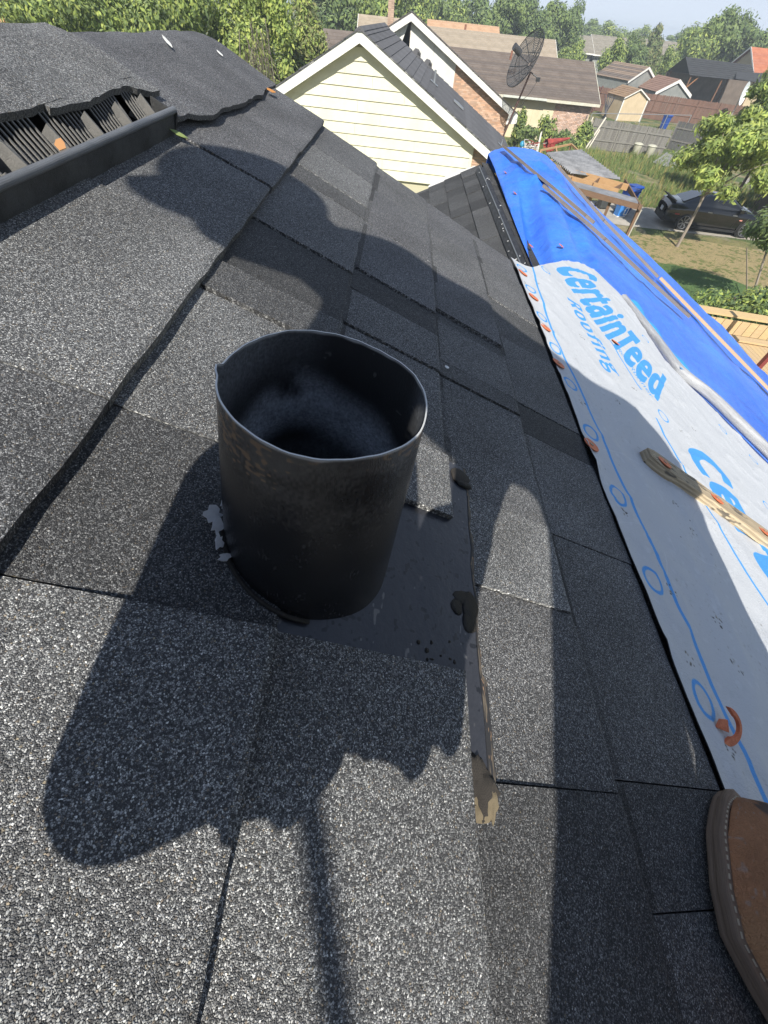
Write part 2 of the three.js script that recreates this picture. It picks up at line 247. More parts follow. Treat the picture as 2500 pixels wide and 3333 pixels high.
// ridge vent: outer baffle with a rounded rail, slats and wedge fins behind it
const plastic = mottled([0.02, 0.021, 0.022], [0.062, 0.064, 0.066], 0.09, 0.5, 0.0012), dusty = mottled([0.1, 0.1, 0.095], [0.2, 0.195, 0.185], 0.12, 0.9, 0.0006);
{
  const vent = new THREE.Group(); vent.name = 'ridge_vent'; house.add(vent); onRoof(vent);
  const ta = -0.6, tb = 0.702;
  const wallP = []; const f = new Faces();
  // baffle wall, scalloped at its foot
  const n = 60, foot = (t) => 0.0035 + 0.0035 * Math.pow(Math.abs(Math.sin(t * 21)), 8);
  for (let i = 0; i < n; i++) { const t0 = mix(ta, tb, i / n), t1 = mix(ta, tb, (i + 1) / n), x = (o) => -0.221 - o * 0.12; for (const [dx, fl] of [[0, 0], [-0.003, 1]]) { const a = [x(foot(t0)) + dx, foot(t0), -t0], b = [x(foot(t1)) + dx, foot(t1), -t1], c = [x(0.0275) + dx, 0.0275, -t1], d = [x(0.0275) + dx, 0.0275, -t0]; fl ? f.quad(a, d, c, b) : f.quad(a, b, c, d); } }
  f.box(-0.262, 0.004, -tb, -0.2215, 0.0285, -tb + 0.003);
  part('baffle', f.geo(), plastic, vent);
  const curve = new THREE.LineCurve3(V(-0.226, 0.029, -ta), V(-0.226, 0.029, -tb)); part('rail', new THREE.TubeGeometry(curve, 40, 0.0036, 8), mottled([0.1, 0.106, 0.115], [0.2, 0.21, 0.225], 0.06, 0.4, 0.0003), vent);
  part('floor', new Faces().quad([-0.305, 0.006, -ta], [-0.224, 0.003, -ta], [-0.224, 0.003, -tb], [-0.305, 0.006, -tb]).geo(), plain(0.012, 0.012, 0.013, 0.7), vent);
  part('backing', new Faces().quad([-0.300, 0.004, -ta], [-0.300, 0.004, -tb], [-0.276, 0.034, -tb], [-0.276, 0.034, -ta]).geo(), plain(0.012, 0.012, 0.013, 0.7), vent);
  const slat = new Faces().box(-0.0009, -0.0008, 0, 0.0009, 0.0008, 1, (x, y, z) => [mix(-0.272, -0.238, z), mix(0.033, 0.01, z) + y, x]).geo();
  for (let t = 0.2; t < tb - 0.004; t += 0.0066) { if (Math.round(t / 0.0066) % 12 < 2) continue; const o = part('slat', slat, dusty, vent); o.position.z = -t; }
  const fin = new Faces().plate([[-0.026, 0.006], [0.012, 0.006], [0.0105, 0.016], [-0.014, 0.033]], -0.0012, 0.0012).geo(), fin2 = new Faces().plate([[-0.01, 0.006], [0.012, 0.006], [0.0105, 0.02], [0.004, 0.025]], -0.001, 0.001).geo();
  let k = 0; for (let t = 0.215; t < tb - 0.01; t += 0.033) { const o = part('fin', k % 2 ? fin2 : fin, dusty, vent); o.position.set(-0.241, 0, -t); o.rotation.y = 0.3; k++; }
}

// ------------------------------------------------------------------ vent pipe with its flashing plate
const pipe = thing('vent_pipe', 'black painted open metal vent pipe rising from a roof flashing plate', 'vent pipe');
{
  const base = V(-0.0456, EYE - 0.2491, -0.1551), ax = V(0.1266, 0.9632, -0.2369).normalize(), e1 = ax.clone().cross(V(0, 0, 1)).normalize(), e2 = ax.clone().cross(e1).normalize();
  const L = 0.1234, r0 = 0.0606, r1 = 0.0568, rimN = ax.clone().add(V(0.0123, 0, 0)).add(V(0, 0, 0.2151)).normalize(), c1 = base.clone().addScaledVector(ax, L);
  const n = 96, m = 22, spike = (w) => { let d = Math.abs(((w - WS + Math.PI * 3) % (Math.PI * 2)) - Math.PI); return smooth(0.11, 0, d); };
  // direction of the torn spike: towards -x
  const WS = Math.atan2(V(-1, 0, 0.12).dot(e2), V(-1, 0, 0.12).dot(e1));
  const pt = (w, v, dr) => {
    const r = mix(r0, r1, v) + dr + 0.0007 * Math.sin(w * 2 + 1) + 0.0024 * (fbm(4 + Math.cos(w) * 1.6 + v * 1.1, 4 + Math.sin(w) * 1.6 - v * 1.4, 2) - 0.5), sp = spike(w) * smooth(0.75, 1, v), q = base.clone().addScaledVector(e1, (r + sp * 0.0022) * Math.cos(w)).addScaledVector(e2, (r + sp * 0.0022) * Math.sin(w));
    const top = q.clone(); const k = c1.clone().sub(q).dot(rimN) / ax.dot(rimN) + 0.0004 * Math.sin(w * 4) + 0.00015 * Math.sin(w * 23 + 2) + sp * 0.0016;
    return q.addScaledVector(ax, mix(-0.06, k, v)).toArray();
  };
  // paint: black outside, worn to bare metal on the lip; chalky bloom within
  const skin = (inside) => texture(1024, 256, (u, v) => {
    const a = cloudy(u * 2, v * 0.7), b = speckle(u * 2, v), s = T110(u * 0.35, v * 1.4), edge = smooth(0.990, 0.998, v + 0.008 * (T45(u, 0.3) - 0.5));
    let c = [0.011, 0.0115, 0.013].map((k) => k * (0.75 + 0.6 * a + 0.3 * (b - 0.5))); if (!inside) { const bare = smooth(0.66, 0.82, 0.62 * v + 0.16 * T9(u, v) + 0.12 * T20(u, v) + 0.1 * T250(u, v * 0.4)) * (0.75 + 0.25 * T110(u, v)); c = c.map((k, i) => mix(k, [0.13, 0.124, 0.115][i], bare * 0.6)); }
    if (!inside) { const wear = smooth(0.35, 0.8, 0.35 * T20(u, v * 0.6) + 0.65 * a + 0.2 * (T250(u, v) - 0.5)); c = c.map((k, i) => mix(k, [0.026, 0.026, 0.027][i] * (0.8 + 0.5 * b), 0.55 * wear)); const scr = smooth(0.80, 0.9, T250(u * 1.4, v * 0.35) * 0.6 + T45(u, v * 0.5) * 0.45); c = c.map((k, i) => mix(k, 0.09, scr * 0.35)); const ru = smooth(0.62, 0.78, T9(u, v) * 0.55 + 0.5 * T110(u, v) + 1.6 * (v - 0.96)); c = c.map((k, i) => mix(k, [0.22, 0.14, 0.08][i], ru * 0.7)); }
    else { const arc = Math.abs(v - (0.66 + 0.11 * Math.cos((u - 0.30) * 9) - 0.05 + 0.05 * T9(u, 0.4))); const bl = smooth(0.15, 0.01, arc) * smooth(0.2, 0.6, 0.75 * a + 0.25 * T20(u, v)) * (0.65 + 0.6 * T250(u, v)); const haze = smooth(0.3, 0.75, 0.7 * T4(u * 1.5, v) + 0.3 * T9(u, v)) * (0.5 + T250(u, v) * 0.6); const k2 = clamp(bl * 0.6 + haze * 0.16); c = c.map((k, i) => mix(k, [0.7, 0.75, 0.82][i] * (0.55 + 0.8 * b), k2)); const flake = smooth(0.84, 0.9, 0.6 * T45(u * 1.3, v) + 0.4 * T110(u, v)); c = c.map((k, i) => mix(k, 0.12, flake * 0.5)); }
    return c.map((k, i) => mix(k, [0.5, 0.5, 0.49][i], edge * 0.9));
  });
  const uv = (u, v) => [u, v];
  const outM = std({ map: skin(false), bumpMap: again(texFine, 6, 1), bumpScale: 0.0004, roughness: 0.27 }), inM = std({ map: skin(true), bumpMap: again(texFine, 5, 1), bumpScale: 0.0006, roughness: 0.75 });
  const tb = sheet(n, m, (u, v) => pt(u * Math.PI * 2, v, 0), uv); part('tube_outside', tb, outM, pipe);
  part('tube_inside', sheet(n, m, (u, v) => pt(u * Math.PI * 2, v * 0.999, -0.0009), uv), inM, pipe);
  part('rim', sheet(n, 1, (u, v) => pt(u * Math.PI * 2, 1, -0.0009 * v), uv), std({ color: lin(0.62, 0.62, 0.6), metalness: 0.3, roughness: 0.4 }), pipe);
  // flashing plate with a bent, peeling edge, on the roof plane
  const deck = onRoof(new THREE.Group()); deck.name = 'flashing_plate'; pipe.add(deck);
  const plateMap = texture(1024, 512, (u, v) => { const a = cloudy(u, v), b = speckle(u, v), k = 0.8 + 0.35 * a + 0.3 * (b - 0.5); let c = [0.038 * k, 0.04 * k, 0.048 * k]; const fl = smooth(0.74, 0.8, 0.55 * T45(u, v) + 0.45 * T110(u, v)); c = c.map((x) => mix(x, x * 0.35, fl)); const sc = smooth(0.80, 0.86, 0.5 * T110(u * 0.6, v) + 0.5 * T20(u, v)); return c.map((x, i) => mix(x, [0.14, 0.135, 0.13][i], sc)); });
  const edge = [[0.003, 0.2105], [0.02, 0.2095], [0.045, 0.2105], [0.062, 0.2112], [0.085, 0.2108], [0.11, 0.211], [0.145, 0.2150], [0.16, 0.2135], [0.18, 0.213], [0.2, 0.2165], [0.225, 0.2160], [0.26, 0.2185], [0.292, 0.2185], [0.305, 0.2165]];
  const plateO = (s) => mix(0.0035, 0.0072, clamp(s / 0.213));
  part('plate', sheet(28, 40, (u, v) => { const t = mix(0.003, 0.305, v), s1 = interp(edge, t), s = mix(-0.05, s1, u); return [s, plateO(s) + 0.0006 * (fbm(s * 40, t * 40, 2) - 0.5), -t]; }, (u, v) => [v, u]), std({ map: again(plateMap, 1), bumpMap: again(texCloud, 3), bumpScale: 0.0007, roughness: 0.28 }), deck);
  const ef = new Faces(); for (let i = 0; i < 60; i++) { const t0 = mix(0.003, 0.305, i / 60), t1 = mix(0.003, 0.305, (i + 1) / 60), a = interp(edge, t0), b = interp(edge, t1), w0 = 0.0012 + 0.0026 * N64(t0 * 90, 3) + (t0 < 0.08 ? 0.003 : 0), w1 = 0.0012 + 0.0026 * N64(t1 * 90, 3) + (t1 < 0.08 ? 0.003 : 0); ef.quad([a - 0.0008, 0.0076, -t0], [a + w0, 0.0068, -t0], [b + w1, 0.0068, -t1], [b - 0.0008, 0.0076, -t1], [t0, 0], [t0, 0.004], [t1, 0.004], [t1, 0]).quad([a + w0, 0.0068, -t0], [a + w0 + 0.0004, 0.001, -t0], [b + w1 + 0.0004, 0.001, -t1], [b + w1, 0.0068, -t1], [t0, 0.004], [t0, 0.01], [t1, 0.01], [t1, 0.004]); }
  part('bent_edge', ef.geo(), std({ map: again(texture(512, 64, (u, v) => { const k = smooth(0.55, 0.75, 0.55 * T20(u, v) + 0.45 * T45(u, v)); const q = smooth(0.72, 0.78, 0.6 * T45(u, v + 0.4) + 0.4 * T110(u, v)); return [mix(mix(0.03, 0.16, k), 0.32, q), mix(mix(0.03, 0.13, k), 0.2, q), mix(mix(0.032, 0.095, k), 0.12, q)]; }), 1 / 0.3, 1 / 0.02), roughness: 0.7 }), deck);
  // lumps of sealant and the ragged tail of the plate
  const lump = (name, s, t, o, rs, rt, ro, m, seed) => { const g = new THREE.IcosahedronGeometry(1, 3), p = g.attributes.position; for (let i = 0; i < p.count; i++) { const x = p.getX(i), y = p.getY(i), z = p.getZ(i), k = name === 'white_filler' || name === 'torn_felt' ? 0.35 + 1.25 * fbm(x * 2.6 + seed * 3, z * 2.6 + y * 2 + seed, 3) : 0.72 + 0.7 * (fbm(x * 1.7 + seed, z * 1.7 + y * 1.3 + seed, 3)); p.setXYZ(i, x * rs * k, y * ro * k, z * rt * k); } const q = mergeVertices(g.deleteAttribute('normal') && g); q.computeVertexNormals(); const e = part(name, q, m, deck); e.position.set(s, o, -t); return e; };
  const tar = mottled([0.018, 0.017, 0.017], [0.075, 0.066, 0.056], 0.015, 0.5, 0.002), cork = mottled([0.32, 0.24, 0.14], [0.6, 0.5, 0.33], 0.02, 0.9, 0.002), felt = mottled([0.05, 0.045, 0.04], [0.14, 0.12, 0.1], 0.03, 0.9, 0.002);
  lump('sealant', 0.2015, 0.144, 0.0068, 0.0095, 0.0065, 0.0016, tar, 1); lump('sealant', 0.2065, 0.1365, 0.0075, 0.007, 0.013, 0.0016, tar, 2); lump('sealant', 0.205, 0.124, 0.0072, 0.006, 0.009, 0.0016, tar, 3); lump('sealant', 0.193, 0.134, 0.0072, 0.005, 0.006, 0.0016, tar, 4);
  lump('sealant', 0.2095, 0.287, 0.0085, 0.011, 0.009, 0.003, felt, 5); lump('sealant', 0.214, 0.277, 0.0088, 0.008, 0.0035, 0.0024, tar, 6);
  for (let i = 0; i < 9; i++) lump('sealant_drop', 0.15 + 0.05 * r2(), 0.086 + 0.03 * r2() * r2(), 0.0064, 0.0006 + 0.001 * r2(), 0.0006 + 0.0012 * r2(), 0.0009, tar, i);
  lump('torn_felt', 0.2, 0.0135, 0.0065, 0.014, 0.015, 0.004, felt, 8); lump('torn_felt', 0.201, 0.0035, 0.0055, 0.014, 0.008, 0.0035, cork, 9); lump('torn_felt', 0.2085, 0.009, 0.0055, 0.006, 0.013, 0.0032, cork, 10);
  // crimped foot of the tube and scraps of white filler beside it
  const ring = []; for (let i = 0; i <= 40; i++) { const w = mix(-2.5, 0.1, i / 40); ring.push(V(0.064 + 0.0635 * Math.sin(w), 0.008, -(0.156 - 0.0635 * Math.cos(w)))); }
  part('crimped_foot', new THREE.TubeGeometry(new THREE.CatmullRomCurve3(ring), 60, 0.0016, 6), mottled([0.015, 0.014, 0.013], [0.07, 0.06, 0.05], 0.05, 0.6, 0.0008), deck);
  const filler = mottled([0.78, 0.78, 0.8], [0.92, 0.92, 0.93], 0.02, 0.9, 0.001);
  const flake = (s, t, o, l, w, turn, tilt, seed) => { const q = rng(seed), p = []; for (let k = 0; k < 13; k++) { const a = k / 13 * 6.283, e = 0.5 + 0.75 * q(); p.push([l * e * Math.cos(a), w * e * Math.sin(a)]); } const m = part('white_filler', new Faces().plate(p, -0.0008, 0.0009).geo().rotateX(-Math.PI / 2), filler, deck); m.position.set(s, o, -t); m.rotation.set(tilt, turn, -0.25); };
  flake(-0.0062, 0.1465, 0.0125, 0.0068, 0.0052, 0.3, 0.3, 1); flake(-0.0015, 0.1395, 0.012, 0.0042, 0.006, 0.1, 0.2, 2); flake(0.0025, 0.129, 0.0105, 0.003, 0.006, 0.2, 0.3, 3); flake(0.0085, 0.1205, 0.0105, 0.0042, 0.003, 0.6, 0.2, 4); flake(-0.003, 0.158, 0.0125, 0.0018, 0.0045, 0, 0.3, 5);
}

// scraps and leaves blown onto the roof
{
  const leafShape = (l, w) => new Faces().plate([[-l, 0], [-l * 0.3, -w], [l * 0.5, -w * 0.7], [l, 0], [l * 0.4, w * 0.8], [-l * 0.4, w]], 0, 0.0006).geo().rotateX(-Math.PI / 2);
  const bit = (name, label, cat, s, t, o, l, w, c, turn) => { const g = thing(name, label, cat, roofPoint(s, t, o)); g.rotation.set(0.02, turn, -TH + 0.02); g.rotation.order = 'ZYX'; part('blade', leafShape(l, w), plain(...c, 0.8), g); };
  bit('fallen_leaf', 'small green leaf at the foot of the ridge vent\'s end', 'leaf', -0.212, 0.683, 0.014, 0.011, 0.006, [0.24, 0.3, 0.1], 0.3);
  bit('fallen_leaf', 'small orange leaf under the far ridge cap\'s edge', 'leaf', -0.199, 1.165, 0.016, 0.014, 0.007, [0.55, 0.24, 0.06], 1.1);
  bit('fallen_leaf', 'orange dry leaf caught in the ridge vent\'s slats', 'leaf', -0.236, 0.458, 0.03, 0.012, 0.004, [0.6, 0.3, 0.12], 2.0);
  bit('white_scrap', 'slim white scrap lying on the far ridge cap', 'scrap', -0.335, 0.985, 0.022, 0.02, 0.004, [0.7, 0.7, 0.66], 2.3);
  bit('white_scrap', 'tiny white scrap near the far end of the ridge cap', 'scrap', -0.3, 1.155, 0.018, 0.011, 0.004, [0.7, 0.7, 0.68], 2.4);
  bit('white_scrap', 'white chip on the shingles behind the pipe', 'scrap', 0.203, 0.486, 0.012, 0.004, 0.003, [0.75, 0.75, 0.73], 0.4);
}

// ------------------------------------------------------------------ synthetic underlayment with its print
let sheetTop = () => 0.0105;
{
  const W = 1100, Hh = 2048, S0 = 0.47, T1 = 2.1, PX = 2.45 / 2048, cv = document.createElement('canvas'); cv.width = W; cv.height = Hh;
  const g = cv.getContext('2d'), X = (s) => (s - S0) / PX, Y = (t) => (T1 - t) / PX, r = rng(31);
  g.fillStyle = 'rgb(190,193,197)'; g.fillRect(0, 0, W, Hh);
  for (let i = 0; i < 9000; i++) { const x = r() * W, y = r() * Hh, k = r(); g.fillStyle = k < 0.5 ? 'rgba(212,214,217,0.25)' : 'rgba(178,182,188,0.22)'; g.beginPath(); g.ellipse(x, y, 1 + 7 * r() * r(), 1 + 4 * r(), r() * 3, 0, 7); g.fill(); }
  for (let i = 0; i < 260; i++) { g.strokeStyle = r() < 0.5 ? 'rgba(222,224,228,0.35)' : 'rgba(165,170,178,0.3)'; g.lineWidth = 0.6 + r(); g.beginPath(); const x = r() * W, y = r() * Hh, a = r() * 6.3, l = 10 + 50 * r(); g.moveTo(x, y); g.quadraticCurveTo(x + l * Math.cos(a + 0.3), y + l * Math.sin(a + 0.3), x + 2 * l * Math.cos(a), y + 2 * l * Math.sin(a)); g.stroke(); }
  const BLUE = 'rgb(66,150,222)'; g.strokeStyle = BLUE; g.fillStyle = BLUE;
  const line = (pts, w) => { g.lineWidth = w; g.beginPath(); pts.forEach(([s, t], i) => (i ? g.lineTo(X(s), Y(t)) : g.moveTo(X(s), Y(t)))); g.stroke(); };
  line([[0.586, 1.39], [0.563, 1.208], [0.537, 0.9], [0.545, 0.705], [0.551, 0.515], [0.548, 0.46], [0.555, 0.294], [0.555, 0.179], [0.553, 0.1], [0.553, -0.35]], 6.5);
  line([[0.866, 0.801], [0.852, 0.723], [0.842, 0.596], [0.848, 0.486], [0.857, 0.347], [0.868, 0.29], [0.87, -0.35]], 6);
  line([[0.866, 1.215], [0.868, 1.08], [0.872, 0.92]], 5);
  const oval = (s, t, a, b, w) => { g.lineWidth = w; g.beginPath(); g.ellipse(X(s), Y(t), a / PX, b / PX, 0.15, 0, 7); g.stroke(); };
  [1.243, 1.107, 0.958, 0.815, 0.683, 0.538, 0.393, 0.25, 0.107, -0.04, -0.18].forEach((t) => oval(0.517, t, 0.0155, 0.0185, 4.5));
  [[0.642, 1.375], [0.917, 0.84], [1.297, 0.696], [1.40, 1.078], [1.22, 1.5], [1.525, 1.0], [0.92, 0.24], [1.3, 0.4]].forEach(([s, t]) => oval(s, t, 0.017, 0.022, 3.5));
  // each letter set between a foot line and a head line, as the rumpled sheet shows it
  function words(text, font, foot, head, from, to) {
    g.font = font + ' 100px sans-serif'; const widths = [...text].map((c) => g.measureText(c).width), all = widths.reduce((a, b) => a + b, 0); let run = 0;
    [...text].forEach((c, i) => {
      const u0 = mix(from, to, run / all), u1 = mix(from, to, (run + widths[i]) / all); run += widths[i];
      const a = foot(u0), b = foot(u1), h = head(u0), A = [X(a[0]), Y(a[1])], B = [X(b[0]), Y(b[1])], C = [X(h[0]), Y(h[1])];
      g.setTransform((B[0] - A[0]) / widths[i], (B[1] - A[1]) / widths[i], -(C[0] - A[0]) / 74, -(C[1] - A[1]) / 74, A[0], A[1]); g.fillText(c, 0, 0); if (text.length > 8 && font) { g.lineWidth = 6; g.lineJoin = 'round'; g.strokeText(c, 0, 0); } g.setTransform(1, 0, 0, 1, 0, 0);
    });
  }
  words('CertainTeed', 'bold', (u) => [0.74 + 0.21 * u, 1.56 - 0.64 * u], (u) => [1.06 + 0.09 * u, 1.90 - 0.72 * u], 0, 1);
  words('Roofing', 'bold', (u) => [0.70 + 0.03 * u, 1.27 - 0.385 * u], (u) => [0.772 + 0.026 * u, 1.30 - 0.38 * u], 0, 1);
  words('RoofRunner', '', (u) => [0.887 + 0.02 * u, 1.15 - 0.24 * u], (u) => [0.91 + 0.018 * u, 1.165 - 0.24 * u], 0, 1);
  words('CertainTeed', 'bold', (u) => [0.945 - 0.004 * u, 0.76 - 1.1 * u], (u) => [1.105 - 0.004 * u, 0.79 - 1.1 * u], 0, 1);
  for (let i = 0; i < 90; i++) { const x = r() * W, y = r() * Hh, n = 40 + 60 * r(), R0 = 15 + 45 * r(); for (let k = 0; k < n; k++) { g.fillStyle = r() < 0.7 ? 'rgba(120,118,112,0.16)' : 'rgba(90,86,78,0.2)'; const a = r() * 6.3, d = R0 * Math.sqrt(r()); g.beginPath(); g.ellipse(x + d * Math.cos(a), y + d * 1.6 * Math.sin(a), 0.6 + 3 * r() * r(), 0.5 + 2 * r() * r(), a, 0, 7); g.fill(); } }
  // grit and scuffs trodden into it
  for (let i = 0; i < 420; i++) { g.fillStyle = r() < 0.7 ? 'rgba(38,36,34,0.85)' : 'rgba(110,104,92,0.7)'; const x = r() * W, y = r() * Hh, q = 0.4 + 1.3 * r() * r(); g.beginPath(); g.ellipse(x, y, q, q * 0.7, r() * 3, 0, 7); g.fill(); }
  for (const [s, t] of [[0.679, 1.015], [0.5, 1.13], [0.565, 1.206], [0.532, 0.635], [0.69, 0.744], [0.521, 0.36], [0.714, 0.463], [0.723, 0.402], [0.557, 0.247], [0.525, 0.152], [0.643, 0.222], [0.626, 0.161], [0.53, 0.06], [0.98, 0.82], [0.83, 0.9], [1.1, 0.9]]) for (let k = 0; k < 9; k++) { g.fillStyle = k < 6 ? 'rgba(34,32,30,0.85)' : 'rgba(120,112,92,0.8)'; g.beginPath(); g.ellipse(X(s) + (r() - 0.5) * 15, Y(t) + (r() - 0.5) * 15, 0.7 + 2.4 * r() * r(), 0.6 + 1.6 * r() * r(), r() * 3, 0, 7); g.fill(); }
  const map = new THREE.CanvasTexture(cv); map.colorSpace = THREE.SRGBColorSpace; map.flipY = true;
  const left = [[-0.4, 0.484], [0.03, 0.4845], [0.26, 0.4825], [0.5, 0.4855], [0.744, 0.494], [0.9, 0.4905], [1.05, 0.4865], [1.2, 0.4905], [1.27, 0.478], [1.3, 0.56], [1.386, 0.62], [1.535, 0.711], [1.787, 0.887], [1.94, 1.03], [2.037, 1.15]];
  const right = [[-0.4, 1.745], [0.9, 1.745], [1.0, 1.74], [1.25, 1.46], [1.42, 1.30], [1.93, 1.272], [2.037, 1.18]];
  const hgt = (s, t) => 0.0105 + 0.006 * (fbm(s * 7, t * 5, 3) - 0.45) * smooth(0.5, 0.8, s) + 0.004 * smooth(0.5, 0.484, s) * fbm(t * 14, 2, 2) + 0.008 * smooth(0.12, 0, Math.hypot(s - 0.66, (t - 1.3) * 0.5)) + 0.0035 * (fbm(s * 22 + t * 6, t * 15, 3) - 0.5) + 0.0028 * Math.pow(1 - Math.abs(2 * fbm(s * 6 + 3, t * 4, 2) - 1), 14) + 0.0024 * Math.pow(1 - Math.abs(2 * fbm(s * 4 + t * 5, t * 3 - s * 5, 2) - 1), 18) + 0.014 * smooth(1.2, 1.9, t);
  sheetTop = hgt;
  const und = onRoof(thing('roof_underlayment', 'pale grey printed roofing underlayment with blue lettering lying over the roof slope', 'underlayment'));
  und.position.set(-H0 * SN, EYE - H0 * CS, 0);
  const face = (dv) => sheet(130, 260, (u, v) => { const t = mix(-0.35, 2.037, v), s = mix(interp(left, t), interp(right, t), u); return [s, hgt(s, t) - dv, -t]; }, (u, v) => { const t = mix(-0.35, 2.037, v), s = mix(interp(left, t), interp(right, t), u); return [(s - S0) / (W * PX), 1 - (T1 - t) / 2.45]; });
  part('printed_face', face(0), std({ map, bumpMap: again(texFine, 6, 13), bumpScale: 0.0012, roughness: 0.62 }), und);
  part('underside', face(0.0012), plain(0.12, 0.12, 0.125), und);
  const path = [[1.29, 1.92, 0.02], [1.325, 1.6, 0.022], [1.36, 1.38, 0.02], [1.47, 1.3, 0.03], [1.6, 1.17, 0.033], [1.75, 1.04, 0.033], [2.1, 0.8, 0.033]].map(([s, t, o]) => V(s, o, -t));
  part('rolled_edge', new THREE.TubeGeometry(new THREE.CatmullRomCurve3(path), 60, 0.019, 9), mottled([0.3, 0.31, 0.33], [0.5, 0.51, 0.53], 0.2, 0.7, 0.002), und);
}
// orange cap nails
const orange = mottled([0.62, 0.13, 0.045], [0.82, 0.24, 0.1], 0.02, 0.5, 0.0004), steel = plain(0.3, 0.24, 0.18, 0.5, { metalness: 0.4 });
const capGeo1 = new THREE.LatheGeometry([[0, 0.0016], [0.0035, 0.0015], [0.0055, 0.0008], [0.0115, 0.0008], [0.0138, 0.0012], [0.0155, 0.001], [0.016, 0], [0.012, 0]].map((p) => new THREE.Vector2(...p)), 24), nailGeo = new THREE.CylinderGeometry(0.004, 0.004, 0.0008, 10);
function capNail(s, t, o, label, tilt = 0) {
  const c = thing('cap_nail', label, 'cap nail', roofPoint(s, t, o), 0, 'orange cap nails'); c.rotation.set(tilt, 0.4 * s, -TH);
  part('disc', capGeo1, orange, c); const n = part('nail_head', nailGeo, steel, c); n.position.y = 0.0016; return c;
}
const nailWords = [['farthest orange cap nail on the curled tip of the pale underlayment edge', 0.51, 1.199], ['second farthest orange cap nail along the pale underlayment edge', 0.514, 1.056], ['third farthest orange cap nail along the pale underlayment edge', 0.508, 0.895], ['orange cap nail at the underlayment edge where the person\'s shadow begins', 0.503, 0.743], ['nearest orange cap nail pinning the underlayment edge beside the blue oval', 0.497, 0.494]];
for (const [w, s, t] of nailWords) capNail(s, t, sheetTop(s + 0.006, t) + 0.0012, w);
capNail(0.895, 1.182, sheetTop(0.895, 1.182) + 0.001, 'lone orange cap nail inside the big blue lettering');
{ // broken cap
  const b = onRoof(thing('broken_cap_nail', 'broken orange cap nail standing on edge in the shaded underlayment', 'cap nail'));
  b.position.set(...roofPoint(0.528, 0.083, 0.0165)); b.rotation.set(-1.15, 0.2, -TH + 0.25);
  const sh = new THREE.Shape(); sh.absarc(0, 0, 0.0185, -1.9, 1.5); sh.absarc(0.004, 0.001, 0.0115, 1.2, -1.6, true); const g = new THREE.ExtrudeGeometry(sh, { depth: 0.0022, bevelEnabled: true, bevelSize: 0.0008, bevelThickness: 0.0008, bevelSegments: 1 });
  part('half_disc', g, orange, b);
  part('shard', new Faces().plate([[-0.011, -0.004], [0.004, -0.006], [0.002, 0.006], [-0.006, 0.005]], -0.002, 0.001).geo(), orange, b);
}
// the weathered lath nailed to the underlayment
const lathWood = std({ map: again(texture(512, 256, (u, v) => { const k = clamp(texWoodAt(u, v)), d = smooth(0.62, 0.78, 0.6 * T9(u, v) + 0.4 * T45(u, v)); const c = [[0.2, 0.15, 0.095], [0.6, 0.49, 0.33]]; return [0, 1, 2].map((i) => mix(mix(c[0][i], c[1][i], k), 0.045, d * 0.8)); }), 1 / 0.5, 1 / 0.09), bumpMap: again(texWood, 2, 1 / 0.09), bumpScale: 0.0018, roughness: 0.9 });
{
  const l = onRoof(thing('wooden_lath', 'weathered grey-brown wooden lath nailed on the pale underlayment', 'lath')); const n = 24, f = new Faces(), A = [0.668, 0.557], B = [1.16, 0.49], dl = Math.hypot(B[0] - A[0], B[1] - A[1]), d = [(B[0] - A[0]) / dl, (B[1] - A[1]) / dl], r = rng(8);
  const row = (i) => { const q = i / n * dl, j = (r() - 0.5) * 0.0035, k = (r() - 0.5) * 0.003, w = 0.023 * (i === 0 ? 0.62 : i === 1 ? 0.93 : 1) * (i > 8 && i < 11 ? 0.93 : 1), c = [A[0] + d[0] * q, A[1] + d[1] * q], e = [-d[1], d[0]], z = 0.0105; return [[c[0] + e[0] * (w + k), z, -(c[1] + e[1] * (w + k))], [c[0] + e[0] * (w + k - 0.002), z + 0.017, -(c[1] + e[1] * (w + k - 0.002))], [c[0] - e[0] * (w + j - 0.002), z + 0.017, -(c[1] - e[1] * (w + j - 0.002))], [c[0] - e[0] * (w + j), z, -(c[1] - e[1] * (w + j))]]; };
  let p = row(0); f.quad(p[0], p[1], p[2], p[3]);
  for (let i = 1; i <= n; i++) { const q = row(i), u0 = (i - 1) / n * dl, u1 = i / n * dl; f.quad(p[1], p[2], q[2], q[1], [u0, 0.06], [u0, 0.015], [u1, 0.015], [u1, 0.06]).quad(p[0], p[1], q[1], q[0], [u0, 0.08], [u0, 0.062], [u1, 0.062], [u1, 0.08]).quad(p[2], p[3], q[3], q[2], [u0, 0.015], [u0, 0], [u1, 0], [u1, 0.015]); p = q; }
  f.quad(p[3], p[2], p[1], p[0]); part('strip', f.geo(), lathWood, l);
  capNail(0.708, 0.549, 0.0282, 'orange cap nail at the rounded end of the wooden lath'); capNail(0.868, 0.529, 0.0282, 'middle orange cap nail on the wooden lath'); capNail(1.032, 0.508, 0.0282, 'orange cap nail on the wooden lath by the picture\'s right edge');
}

